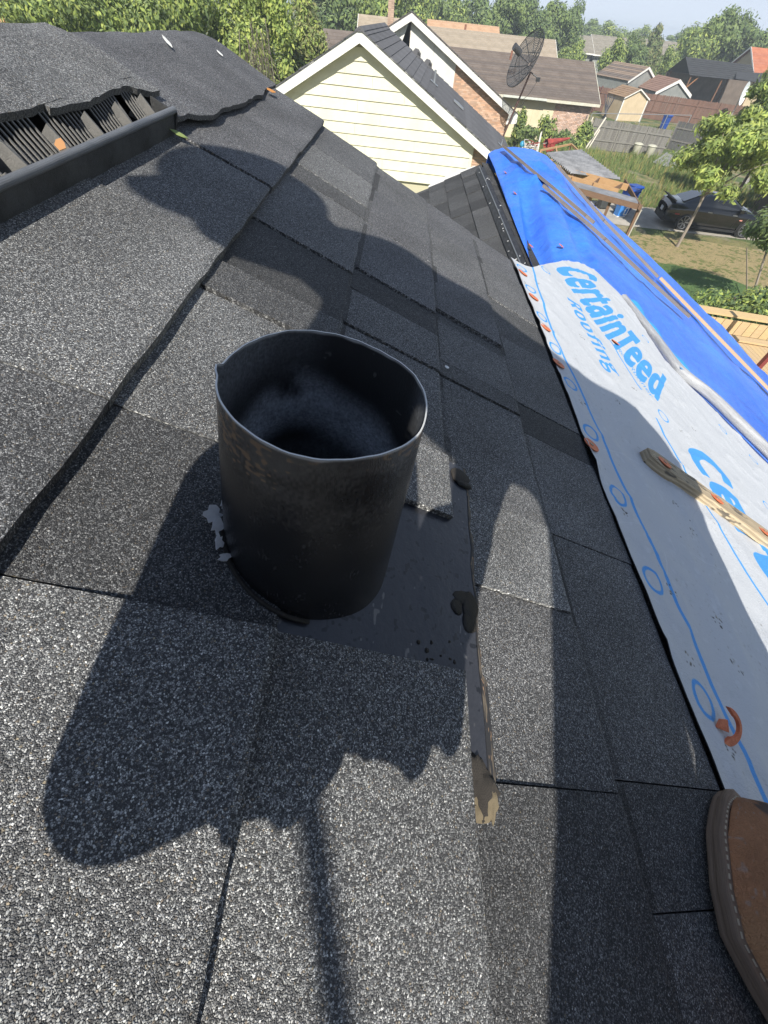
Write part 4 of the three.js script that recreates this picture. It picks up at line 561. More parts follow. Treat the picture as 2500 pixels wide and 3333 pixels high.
  spots.forEach(([x, z, h], i) => { q.setFromAxisAngle(V(0, 1, 0), rw() * 6.28); M.compose(V(x, 0, z), q, V(h * 0.9, h, h * 0.9)); inst.setMatrixAt(i, M); const d = rw(); inst.setColorAt(i, col.setRGB(mix(0.12, 0.36, d * d), mix(0.18, 0.3, d), mix(0.045, 0.11, d))); });
  inst.name = 'weeds'; shadows(inst); tag(inst, 'long grass and weeds growing through the back yards', 'weeds', null, 'stuff'); scene.add(inst);
}

// ------------------------------------------------------------------ neighbouring houses
const whiteTrim = mottled([0.68, 0.67, 0.63], [0.78, 0.77, 0.73], 1.2, 0.7, 0.002), shadowless = null;
const roofMat = (lo, hi) => mottled(lo, hi, 1.6, 0.95, 0.004);
// strips of shingles laid up a slope: from the eave point to the ridge point, z from z0 to z1
function courses(parent, ex, ey, rx, ry, z0, z1, mats, step, r) {
  const L = Math.hypot(rx - ex, ry - ey), n = Math.round(L / step), ux = (rx - ex) / L, uy = (ry - ey) / L, nx = -uy * Math.sign(ux), ny = Math.abs(ux);
  for (let i = 0; i < n; i++) {
    const a = i * L / n, b = (i + 1.15) * L / n, f = new Faces(), P = (d, o, z) => [ex + ux * d + nx * o, ey + uy * d + ny * o, z], c = Math.min(b, L), j = (r() - 0.5) * 0.03;
    f.quad(P(a, 0.03, z0 + j), P(a, 0.03, z1), P(c, 0.006, z1), P(c, 0.006, z0 + j)).quad(P(a, -0.01, z0), P(a, 0.03, z0), P(a, 0.03, z1), P(a, -0.01, z1)).quad(P(a, 0.03, z0), P(a, -0.01, z0), P(c, -0.01, z0), P(c, 0.006, z0));
    part('shingle_course', f.geo(), mats[Math.floor(r() * mats.length)], parent);
  }
}
function bricks(parent, inside, x0, x1, y0, y1, z, m, mortar, r, name = 'bricks') {   // bricks a few pixels long: joined, each proud of its mortar
  const f = new Faces(), bl = 0.2, bh = 0.067; f.c = [];
  let row = 0; for (let y = y0; y < y1; y += bh + 0.012, row++) for (let x = x0 - (row % 2) * 0.105; x < x1; x += bl + 0.012) { const a = Math.max(x, x0), b = Math.min(x + bl, x1); if (b - a < 0.03 || !inside((a + b) / 2, y + bh)) continue; const n0 = f.p.length; f.box(a, y, z - 0.02, b, y + bh, z + 0.012); const k = 0.75 + 0.5 * r(), h = r(); for (let i = n0; i < f.p.length; i += 3) f.c.push(m[0] * k, m[1] * k * (0.92 + 0.16 * h), m[2] * k * (0.85 + 0.3 * h)); }
  const o = part(name, f.geo(), std({ vertexColors: true, roughness: 0.95 }), parent); o.userData.kind = 'stuff'; return o;
}
{ // yellow gable next door
  const r = rng(41), y = thing('yellow_house', 'neighbouring house with a pale yellow lap-sided gable and dark shingle roof', 'house', [-1.64, 0, -20], -0.065);
  const A = 5.55, SL = 0.5, W = 6.3, yR = (x) => A - SL * Math.abs(x), DEP = 7.4;
  const paint = [0, 1, 2, 3].map((k) => mottled([0.66 - 0.015 * k, 0.635 - 0.015 * k, 0.475 - 0.01 * k], [0.73, 0.705, 0.54], 1.7, 0.75, 0.001));
  part('wall_core', new Faces().plate([[-5.9, 0], [5.9, 0], [5.9, yR(5.9) - 0.1], [0, A - 0.1], [-5.9, yR(5.9) - 0.1]], -7.0, -0.42).geo(), plain(0.5, 0.47, 0.33), y);
  const REV = 0.305, splits = [0.1, -0.55, 0.42, 1.6, -0.1, 0.75, -0.2, 2.1, 0.2, 0.9, -1.2, 1.1];
  for (let i = 0; i < 11; i++) {
    const yt = 5.15 - i * REV, yb = yt - REV, xl = -Math.min(5.9, (A - yb) / SL - 0.12), xr = Math.min(4.28, (A - yb) / SL - 0.12), cut = [xl, ...(i > 0 ? [clamp(splits[i], xl + 0.1, xr - 0.1)] : []), ...(i > 4 ? [clamp(splits[i] - 2.6, xl + 0.1, xr - 0.2)].filter((q) => q < splits[i] - 0.5) : []), xr].sort((a, b) => a - b);
    for (let k = 0; k + 1 < cut.length; k++) {
      const a = cut[k] + (k ? 0.004 : 0), b = cut[k + 1] - 0.002, tl = Math.max(a, -((A - yt) / SL - 0.12)), tr = Math.min(b, (A - yt) / SL - 0.12); if (b - a < 0.05) continue;
      const f = new Faces(), zb = -0.322 + 0.004 * r(), zt = -0.356; f.quad([a, yb, zb], [b, yb, zb], [Math.max(tr, a), yt, zt], [Math.min(tl, b), yt, zt]).quad([a, yb, -0.42], [b, yb, -0.42], [b, yb, zb], [a, yb, zb]).quad([b, yb, zb], [b, yb, -0.42], [Math.max(tr, a), yt, -0.42], [Math.max(tr, a), yt, zt]).quad([a, yb, -0.42], [a, yb, zb], [Math.min(tl, b), yt, zt], [Math.min(tl, b), yt, -0.42]);
      part('siding_plank', f.geo(), paint[Math.floor(r() * 4)], y);
    }
  }
  part('corner_trim', new Faces().box(4.28, 0, -0.42, 4.38, yR(4.38) - 0.2, -0.32).geo(), paint[0], y);
  bricks(y, (x, yy) => yy < yR(x) - 0.2, 4.4, 5.9, 0, 3.4, -0.4, [0.42, 0.29, 0.21], null, r);
  for (const s of [-1, 1]) {
    part('rake_board', new Faces().plate(s < 0 ? [[-W, yR(W) - 0.3], [0, A - 0.3], [0, A - 0.015], [-W, yR(W) - 0.015]] : [[0, A - 0.3], [W, yR(W) - 0.3], [W, yR(W) - 0.015], [0, A - 0.015]], -0.05, 0).geo(), whiteTrim, y);
    part('soffit', new Faces().plate(s < 0 ? [[-W, yR(W) - 0.14], [0, A - 0.14], [0, A - 0.1], [-W, yR(W) - 0.1]] : [[0, A - 0.14], [W, yR(W) - 0.14], [W, yR(W) - 0.1], [0, A - 0.1]], -DEP, -0.05).geo(), whiteTrim, y);
    part('rake_board', new Faces().plate(s < 0 ? [[-W, yR(W) - 0.3], [0, A - 0.3], [0, A - 0.015], [-W, yR(W) - 0.015]] : [[0, A - 0.3], [W, yR(W) - 0.3], [W, yR(W) - 0.015], [0, A - 0.015]], -DEP - 0.04, -DEP).geo(), whiteTrim, y);
  }
  const rm = [[0.085, 0.12], [0.095, 0.13], [0.078, 0.11]].map(([a, b]) => roofMat([a, a, a * 1.06], [b, b, b * 1.06]));
  courses(y, W, yR(W), 0, A, 0.04, -DEP - 0.06, rm, 0.29, r); courses(y, -W, yR(W), 0, A, 0.04, -DEP - 0.06, rm, 0.58, r);
  for (let z = 0.04; z > -DEP; z -= 1.87) part('ridge_cap', new Faces().plate([[-0.16, A - 0.06], [0.16, A - 0.06], [0.16, A - 0.03], [0.02, A + 0.05], [-0.02, A + 0.05], [-0.16, A - 0.03]], z - 1.865, z - 0.005).geo(), rm[Math.floor(r() * 3)], y);
  const dark = plain(0.02, 0.02, 0.021, 0.6), galv = plain(0.3, 0.32, 0.34, 0.45, { metalness: 0.6 });
  for (const [x, z] of [[1.55, -7.0], [2.1, -7.1]]) { const v = part('box_vent', new Faces().plate([[-0.25, 0], [0.25, -0.25 * 0.5], [0.25, 0.05], [0.1, 0.2], [-0.1, 0.24], [-0.2, 0.15]], -0.2, 0.2).geo(), rm[0], y); v.position.set(x, yR(x) + 0.04, z); v.scale.setScalar(0.75); part('vent_mouth', new Faces().plate([[0.05, 0.02], [0.24, -0.05], [0.2, 0.06], [0.08, 0.13]], 0.2, 0.205).geo(), dark, v); }
  const pipeAt = (x, z, h, rad) => { const p = part('vent_stack', new Faces().rod([0, -0.05, 0], [0, h, 0], rad, rad, 12).geo(), galv, y); p.position.set(x, yR(x) + 0.03, z); part('stack_flashing', new Faces().plate([[-0.16, 0.09], [0.16, -0.07], [0.16, -0.06], [-0.16, 0.1]], -0.16, 0.16).geo(), galv, p); };
  pipeAt(2.55, -3.2, 0.36, 0.045); pipeAt(5.75, -3.4, 0.2, 0.03);
  const pm = part('patched_flashing', new Faces().plate([[-0.22, 0.11], [0.22, -0.11], [0.22, -0.07], [0, 0.06], [-0.22, 0.15]], -0.2, 0.2).geo(), galv, y); pm.position.set(3.65, yR(3.65) + 0.04, -3.4);
}
{ // white gable beyond it
  const r = rng(43), w = thing('white_house', 'house with a white panelled gable and orange brick behind the yellow one', 'house', [0.01, 0, -35]);
  const A = 5.93, SL = 0.486, W = 7.15, yR = (x) => A - SL * Math.abs(x), D = 9;
  const white = [0.02, 0, 0.04].map((k) => mottled([0.62 - k, 0.62 - k, 0.58 - k], [0.72, 0.72, 0.68], 2, 0.75, 0.001));
  part('wall_core', new Faces().plate([[-6.7, 0], [6.7, 0], [6.7, yR(6.7) - 0.1], [0, A - 0.1], [-6.7, yR(6.7) - 0.1]], -8.6, -0.4).geo(), plain(0.45, 0.3, 0.22), w);
  const xs = [-2.9, -1.45, 0.02, 1.47, 2.88]; for (let i = 0; i < 4; i++) { const a = xs[i], b = xs[i + 1] - 0.012, top = [[a, yR(a) - 0.12]]; if (a < 0 && b > 0) top.push([0, A - 0.12]); part('gable_panel', new Faces().plate([[a, 2.6], [b, 2.6], [b, yR(b) - 0.12], ...top], -0.4, -0.36).geo(), white[i % 3], w); }
  bricks(w, (x, y) => y < yR(x) - 0.2, 2.92, 6.7, 1.2, 4.6, -0.4, [0.52, 0.34, 0.235], null, r); bricks(w, (x, y) => y < yR(x) - 0.2, -6.7, -2.92, 3, 4.6, -0.4, [0.52, 0.34, 0.235], null, r);
  for (const s of [-1, 1]) part('rake_board', new Faces().plate(s < 0 ? [[-W, yR(W) - 0.32], [0, A - 0.32], [0, A], [-W, yR(W)]] : [[0, A - 0.32], [W - 0.55, yR(W - 0.55) - 0.32], [W - 0.62, yR(W) - 0.5], [W + 0.05, yR(W) - 0.42], [W, yR(W)], [0, A]], -0.06, 0).geo(), whiteTrim, w);
  const rm = [roofMat([0.1, 0.085, 0.075], [0.14, 0.12, 0.105]), roofMat([0.085, 0.075, 0.068], [0.125, 0.108, 0.095])];
  courses(w, W, yR(W), 0, A, 0.03, -D, rm, 0.4, r); courses(w, -W, yR(W), 0, A, 0.03, -D, rm, 0.8, r);
}
// a plain gabled house whose ridge runs along x: eaves face the lens
function longHouse(name, label, x0, x1, zE, eave, zR, ridge, mats, wall, step, seed, opt = {}) {
  const r = rng(seed), h = thing(name, label, 'house', [(x0 + x1) / 2, 0, zE], opt.turn ?? 0), hx = (x1 - x0) / 2, d = zE - zR, back = -2 * d;
  const L = Math.hypot(d, ridge - eave), n = Math.max(6, Math.round(L / step));
  for (const side of [0, 1]) for (let i = 0; i < n; i++) { const a = i / n, b = Math.min(1, (i + 1.12) / n), f = new Faces(), P = (k, o, x) => [x, mix(eave, ridge, k) + o, (side ? back : 0) + (side ? 1 : -1) * k * d], j = (r() - 0.5) * 0.06; f.quad(P(a, 0.035, -hx + j), P(a, 0.035, hx + j), P(b, 0.01, hx + j), P(b, 0.01, -hx + j)).quad(P(a, -0.03, -hx), P(a, -0.03, hx), P(a, 0.035, hx), P(a, 0.035, -hx)); part('shingle_course', f.geo(), mats[Math.floor(r() * mats.length)], h); }
  part('wall', new Faces().box(-hx + 0.4, 0, back + 0.5, hx - 0.4, eave - 0.02, -0.55).geo(), wall, h);
  for (const s of [-1, 1]) { const e = new Faces(); const x = s * (hx - 0.4); e.tri([x, eave - 0.05, -0.5], [x, eave - 0.05, back + 0.5], [x, ridge - 0.15, -d]); part('gable', e.geo(), wall, h); part('rake_board', new Faces().bar([s * hx, eave - 0.06, 0], [s * hx, ridge - 0.06, -d], 0.04, 0.18).bar([s * hx, eave - 0.06, back], [s * hx, ridge - 0.06, -d], 0.04, 0.18).geo(), opt.trim ?? whiteTrim, h); }
  part('fascia', new Faces().box(-hx, eave - 0.17, -0.03, hx, eave - 0.01, 0.01).geo(), opt.trim ?? whiteTrim, h);
  return { h, hx, d, r };
}
const brownRoof = [roofMat([0.125, 0.098, 0.08], [0.18, 0.145, 0.12]), roofMat([0.105, 0.085, 0.072], [0.15, 0.122, 0.105]), roofMat([0.125, 0.1, 0.085], [0.17, 0.14, 0.12])];
const tanRoof = [roofMat([0.3, 0.245, 0.18], [0.38, 0.315, 0.24]), roofMat([0.28, 0.23, 0.17], [0.36, 0.3, 0.225])], greyRoof = [roofMat([0.2, 0.18, 0.145], [0.27, 0.245, 0.2]), roofMat([0.18, 0.165, 0.135], [0.25, 0.225, 0.185])];
const creamWall = mottled([0.6, 0.53, 0.36], [0.68, 0.6, 0.42], 1.5, 0.85, 0.002), tanWall = mottled([0.5, 0.4, 0.26], [0.58, 0.47, 0.32], 1.2, 0.85, 0.002), greyWall = mottled([0.2, 0.21, 0.2], [0.27, 0.28, 0.265], 1.2, 0.85, 0.002);
{ // brown roof with the cream and brick back wall
  const { h, hx, r } = longHouse('brown_roofed_house', 'house with a wide brown shingle roof behind the black dish', 2.5, 15.5, -45, 2.42, -50.2, 4.33, brownRoof, creamWall, 0.3, 47, { trim: mottled([0.5, 0.48, 0.38], [0.62, 0.6, 0.5], 1, 0.8, 0.002) });
  bricks(h, () => true, 12.15 - 9, hx - 0.45, 0, 2.2, -0.52, [0.55, 0.39, 0.31], null, r);
  part('wall_panel', new Faces().box(-0.3, 0, -0.55, 1.45, 2.3, -0.52).geo(), creamWall, h); part('wall_panel', new Faces().box(1.465, 0, -0.55, 3.12, 2.3, -0.52).geo(), creamWall, h);
  part('gutter', new Faces().box(-1.3, 2.3, 0.01, 2.2, 2.42, 0.12).geo(), mottled([0.5, 0.53, 0.47], [0.62, 0.64, 0.58], 1, 0.6), h);
  part('wall_lamp', new Faces().rod([5.9, 1.5, -0.5], [5.9, 1.72, -0.42], 0.05, 0.03, 8).geo(), plain(0.15, 0.13, 0.12), h);
  part('roof_pipe', new Faces().rod([-0.6, 3.9, -4.3], [-0.6, 4.5, -4.3], 0.08).geo(), plain(0.24, 0.1, 0.06), h);
}
longHouse('tan_roofed_house', 'house with a long pale tan roof beyond the brown roofed house', -6, 17, -66, 2.6, -72, 4.9, tanRoof, tanWall, 0.4, 51);
{ const o = thing('terracotta_roof', 'low terracotta roof showing along the tan roof\'s ridge', 'roof', [6.65, 0, -77]); const r = rng(4), tm = [roofMat([0.44, 0.27, 0.16], [0.54, 0.35, 0.22]), roofMat([0.41, 0.25, 0.15], [0.5, 0.33, 0.2])]; for (let i = 0; i < 6; i++) part('tile_course', new Faces().quad([-4.6, 4.5 + i * 0.14, 0.02 - i * 0.4], [4.6, 4.5 + i * 0.14, 0.02 - i * 0.4], [4.6, 4.63 + i * 0.14, -0.42 - i * 0.4], [-4.6, 4.63 + i * 0.14, -0.42 - i * 0.4]).quad([-4.6, 4.44 + i * 0.14, 0.02 - i * 0.4], [4.6, 4.44 + i * 0.14, 0.02 - i * 0.4], [4.6, 4.5 + i * 0.14, 0.02 - i * 0.4], [-4.6, 4.5 + i * 0.14, 0.02 - i * 0.4]).geo(), tm[i % 2], o); part('wall', new Faces().box(-4.4, 0, -4, 4.4, 4.45, -0.2).geo(), tanWall, o); part('roof_stack', new Faces().rod([0.2, 4.6, -0.8], [0.2, 5.25, -0.8], 0.12).geo(), plain(0.22, 0.09, 0.05), o); }
{ // brick chimney and the small roofs to its left
  const c = thing('brick_chimney', 'tall slim tan brick chimney rising behind the yellow house', 'chimney', [-1.31, 0, -40.2]); const r = rng(6);
  part('stack', new Faces().box(-0.19, 0, -0.19, 0.19, 8.2, 0.19).geo(), mottled([0.36, 0.26, 0.19], [0.46, 0.35, 0.27], 0.5, 0.95, 0.004), c); part('cap', new Faces().box(-0.25, 8.2, -0.25, 0.25, 8.35, 0.25).geo(), mottled([0.4, 0.36, 0.3], [0.5, 0.46, 0.4], 0.5), c);
  const f = new Faces(); f.c = []; for (let y = 4; y < 8.1; y += 0.085) for (let k = 0; k < 2; k++) { const x = -0.19 + k * 0.19 + (Math.round(y / 0.085) % 2) * 0.002, n0 = f.p.length; f.box(x + 0.004, y, 0.185, x + 0.184, y + 0.072, 0.2); const q = 0.8 + 0.4 * r(); for (let i = n0; i < f.p.length; i += 3) f.c.push(0.43 * q, 0.31 * q, 0.23 * q); } const o = part('bricks', f.geo(), std({ vertexColors: true, roughness: 0.95 }), c); o.userData.kind = 'stuff';
  longHouse('small_brown_house', 'small brown roof half hidden by trees behind the yellow house', -9.6, -3.4, -46, 2.6, -49, 4.6, brownRoof, tanWall, 0.3, 53);
  longHouse('small_tan_house', 'small pale tan roof beside the tall brick chimney', -4.8, -0.2, -54, 3.4, -57, 5.4, tanRoof, tanWall, 0.3, 54);
}
// houses far off to the right
longHouse('grey_roofed_house', 'far house with a light grey-tan roof above the brown roof\'s corner', 28.4, 32.4, -106, 3.3, -111, 5.1, greyRoof, greyWall, 0.5, 55);
longHouse('grey_roofed_house', 'far house with a wider grey-tan roof beside the big far trees', 32.8, 40, -108, 3.2, -113, 5.3, greyRoof, greyWall, 0.5, 56);
longHouse('grey_roofed_house', 'far house with a grey-tan roof half hidden by the tallest far tree', 45, 55, -118, 3, -123, 5.4, greyRoof, tanWall, 0.5, 57);
longHouse('grey_roofed_house', 'far house with a grey-green roof above the black pavilion', 54, 66, -104, 3, -109, 5.2, greyRoof, tanWall, 0.5, 58);
longHouse('red_roofed_house', 'house with a rust red roof with pale ridges by the picture\'s right edge', 49, 60, -84, 3.2, -89, 5.9, [roofMat([0.36, 0.12, 0.06], [0.46, 0.17, 0.09]), roofMat([0.33, 0.11, 0.06], [0.42, 0.155, 0.085])], tanWall, 0.5, 59);
// a gable facing the lens
function smallGable(name, label, cat, cx, z, hw, eave, apex, depth, wall, roof, seed, turn = 0, trimW = 0.16) {
  const g = thing(name, label, cat, [cx, 0, z], turn), r = rng(seed), sl = (apex - eave) / hw;
  part('wall', new Faces().plate([[-hw + 0.12, 0], [hw - 0.12, 0], [hw - 0.12, eave - 0.02], [0, apex - 0.1], [-hw + 0.12, eave - 0.02]], -depth + 0.15, -0.15).geo(), wall, g);
  courses(g, hw, eave, 0, apex, 0.02, -depth, roof, 0.3, r); courses(g, -hw, eave, 0, apex, 0.02, -depth, roof, 0.3, r);
  for (const s of [-1, 1]) part('rake_board', new Faces().plate(s < 0 ? [[-hw, eave - trimW], [0, apex - trimW], [0, apex], [-hw, eave]] : [[0, apex - trimW], [hw, eave - trimW], [hw, eave], [0, apex]], -0.03, 0.03).geo(), whiteTrim, g);
  return { g, r, sl };
}
const shedRoof = [roofMat([0.24, 0.155, 0.09], [0.32, 0.215, 0.13]), roofMat([0.22, 0.14, 0.085], [0.3, 0.2, 0.125])], redBrown = [roofMat([0.2, 0.12, 0.09], [0.27, 0.165, 0.125])];
{
  const { g } = smallGable('garden_shed', 'tan garden shed with white trim behind the grey picket fence', 'shed', 25.05, -62, 1.62, 1.75, 2.45, 3.4, tanWall, shedRoof, 61, 0.28, 0.1);
  for (const x of [-1.5, 1.5]) part('corner_board', new Faces().box(x - 0.06, 0, -0.15, x + 0.06, 1.72, -0.1).geo(), whiteTrim, g);
  const rack = thing('metal_rack', 'dark metal rack leaning against the tan shed\'s shaded side', 'rack', [23.0, 0, -62.3], 0.28); for (let i = 0; i < 5; i++) part('frame', new Faces().bar([-0.9 - i * 0.12, 0, 0.3 * i], [-0.35 - i * 0.05, 1.7, -0.4 * i], 0.05, 0.05).bar([-0.6 - i * 0.1, 0, 0.3 * i - 0.3], [-0.1 - i * 0.05, 1.6, -0.4 * i - 0.3], 0.04, 0.04).geo(), plain(0.06, 0.06, 0.07, 0.5), rack);
}
smallGable('small_house', 'small grey gabled outbuilding with bold white trim beyond the brown fence', 'outbuilding', 31.2, -67.5, 2.35, 2.05, 3.15, 4.5, greyWall, redBrown, 62, 0.18, 0.28);
smallGable('small_house', 'small grey outbuilding with a brown roof just behind the white-trimmed gable', 'outbuilding', 28.6, -71, 2.6, 2.5, 3.7, 5.5, greyWall, [brownRoof[2], roofMat([0.2, 0.15, 0.11], [0.27, 0.2, 0.15])], 63, 0.5, 0.2);
{ // black roofed pavilion
  const p = thing('black_pavilion', 'open pavilion with a black shingle roof beside the far trees', 'pavilion', [41, 0, -78]); const r = rng(65), m = [roofMat([0.03, 0.031, 0.034], [0.045, 0.047, 0.05])];
  for (let i = 0; i < 9; i++) { const a = i / 9, b = (i + 1.1) / 9; part('shingle_course', new Faces().quad([-4, mix(3.1, 4.5, a) + 0.04, -a * 3.5], [5.2, mix(3.1, 4.4, a) + 0.04, -a * 3.5], [5.2, mix(3.1, 4.4, b) + 0.01, -b * 3.5], [-4, mix(3.1, 4.5, b) + 0.01, -b * 3.5]).geo(), m[0], p); }
  part('far_slope', new Faces().quad([-4, 4.5, -3.5], [5.2, 4.4, -3.5], [5.2, 3, -7.2], [-4, 3, -7.2]).geo(), m[0], p); part('lower_roof', new Faces().quad([1.2, 3.3, 1.6], [9.5, 3.0, 0.8], [9.5, 4.05, -2.2], [2.5, 3.75, -1.2]).geo(), m[0], p);
  for (const [x, z] of [[-3.6, -0.3], [0.6, -0.3], [4.9, -0.3], [-3.6, -6.8], [4.9, -6.8], [9, 0.4]]) part('post', new Faces().box(x - 0.08, 0, z - 0.08, x + 0.08, 3.1, z + 0.08).geo(), plain(0.16, 0.075, 0.035), p); part('brace', new Faces().bar([-3.6, 2, -0.3], [-2.6, 3, -0.3], 0.1, 0.1).geo(), plain(0.3, 0.14, 0.06), p); part('back_wall', new Faces().box(-4, 0, -7.2, 9, 3, -7.1).geo(), brownRoof[0], p);
}
{ // gable at the far left corner
  const t = [roofMat([0.5, 0.3, 0.14], [0.6, 0.38, 0.19])];
  const o = thing('orange_trimmed_house', 'house with a grey gable and orange-tan eaves in the picture\'s top left corner', 'house', [-19.2, 0, -30]);
  const om = mottled([0.5, 0.3, 0.15], [0.6, 0.38, 0.2], 1, 0.9, 0.003), gm = mottled([0.24, 0.26, 0.25], [0.31, 0.33, 0.315], 1, 0.9, 0.003);
  part('wall', new Faces().plate([[-0.2, 0], [2.6, 0], [2.0, 5.2], [1.2, 6.0], [0.4, 5.3]], -6, -0.4).geo(), gm, o); part('brick_wall', new Faces().box(-4, 0, -3, -0.05, 7, -0.3).geo(), om, o);
  part('eave', new Faces().plate([[1.2, 5.95], [3.4, 3.7], [3.4, 4.1], [1.2, 6.35]], -6.2, 0).geo(), om, o); part('eave', new Faces().plate([[-1.4, 3.9], [1.2, 5.95], [1.2, 6.35], [-1.4, 4.3]], -6.2, 0).geo(), om, o); part('window', new Faces().box(-0.9, 4.7, -0.3, -0.45, 5.6, -0.24).geo(), plain(0.75, 0.74, 0.7), o); part('upper_wall', new Faces().box(2.2, 4.6, -5, 5.5, 7.5, -2).geo(), plain(0.62, 0.58, 0.5), o);
}

// ------------------------------------------------------------------ the back yards: fences, carport, car and what lies about
const agedGrey = [0, 1, 2].map((k) => woodMat([0.085 + 0.015 * k, 0.08 + 0.015 * k, 0.073 + 0.013 * k], [0.22 + 0.03 * k, 0.208 + 0.03 * k, 0.19 + 0.025 * k], 0.004, 1.4)), brownWood = [0, 1].map((k) => woodMat([0.1 + 0.02 * k, 0.055 + 0.01 * k, 0.04 + 0.008 * k], [0.19 + 0.03 * k, 0.11 + 0.015 * k, 0.08 + 0.012 * k], 0.003, 1.4)), pine = [0, 1].map((k) => woodMat([0.48 - 0.05 * k, 0.33 - 0.03 * k, 0.15], [0.68 - 0.04 * k, 0.5 - 0.03 * k, 0.27], 0.002, 1.2)), whiteBoard = woodMat([0.5, 0.46, 0.38], [0.68, 0.63, 0.53], 0.002);
function fence(name, label, a, b, h0, h1, mats, postMat, seed, opt = {}) {
  const L = Math.hypot(b[0] - a[0], b[1] - a[1]), g = thing(name, label, 'fence', [a[0], 0, a[1]], Math.atan2(-(b[1] - a[1]), b[0] - a[0])), r = rng(seed), w = opt.w ?? 0.14, n = Math.floor(L / (w + 0.008));
  for (let i = 0; i < n; i++) { const x = i * (w + 0.008), h = mix(h0, h1, i / n) + (r() - 0.5) * 0.05, t = (r() - 0.5) * 0.03; part('picket', new Faces().plate([[x, 0.02], [x + w, 0.02], [x + w + t, h - 0.05], [x + w * 0.75 + t, h], [x + w * 0.25 + t, h], [x + t, h - 0.05]], -0.012 - 0.008 * r(), 0.006).geo(), mats[Math.floor(r() * mats.length)], g); }
  if (postMat) { for (const k of [0.28, 0.72]) part('rail', new Faces().bar([0, mix(h0, h1, 0) * k + 0.1, 0.03], [L, mix(h0, h1, 1) * k + 0.1, 0.03], 0.04, 0.09).geo(), postMat, g); for (let x = 0.05; x < L; x += 2.2) part('post', new Faces().bar([x, 0, 0.06], [x, mix(h0, h1, x / L) + 0.02, 0.06], 0.09, 0.09, [0, 0, 1]).geo(), postMat, g); }
  return g;
}
fence('picket_fence', 'weathered grey picket fence with rails facing the lens behind the tall weeds', [15.0, -43.7], [21.45, -43.6], 1.8, 1.55, agedGrey, agedGrey[2], 71);
fence('board_fence', 'long red-brown board fence behind the tan shed', [22.5, -68], [38.5, -61.5], 1.95, 2.0, brownWood, brownWood[1], 72, { w: 0.2 });
fence('board_fence', 'maroon board fence running back beside the brown roofed house', [17.6, -56], [23, -68.2], 1.9, 2.0, [woodMat([0.1, 0.03, 0.03], [0.17, 0.06, 0.055])], brownWood[0], 73, { w: 0.2 });
fence('board_fence', 'dark grey board fence under the young tree\'s leaves', [23.4, -47.5], [28.5, -43.5], 1.75, 1.75, [woodMat([0.055, 0.055, 0.055], [0.12, 0.12, 0.118])], agedGrey[0], 74, { w: 0.16 });
{ // brown fence wall beyond the car's bonnet
  const w = fence('board_fence', 'dark brown close-boarded fence in front of the black car\'s bonnet', [19.0, -24.3], [22.6, -31.5], 1.95, 2.0, [woodMat([0.05, 0.03, 0.024], [0.09, 0.058, 0.045])], null, 75, { w: 0.18 }); part('cap_rail', new Faces().bar([0, 1.98, 0], [8.05, 2.02, 0], 0.16, 0.05).geo(), agedGrey[2], w);
}
{ // planks leaning on the grey fence
  const mk = (label, a, b, wd, m) => { const o = thing('leaning_plank', label, 'plank', [0, 0, 0], 0, 'planks leaning on the grey fence'); part('board', new Faces().bar(a, b, wd, 0.03, [0, 0, 1]).geo(), m, o); };
  mk('longest pale plank leaning on the grey picket fence', [14.65, 0, -42.6], [15.75, 1.9, -43.5], 0.1, whiteBoard); mk('short pale plank leaning low against the grey picket fence', [14.85, 0, -42.5], [15.6, 1.2, -43.45], 0.09, whiteBoard); mk('upright pale post at the grey picket fence\'s left end', [14.62, 0, -43.3], [14.75, 1.85, -43.5], 0.09, whiteBoard);
}
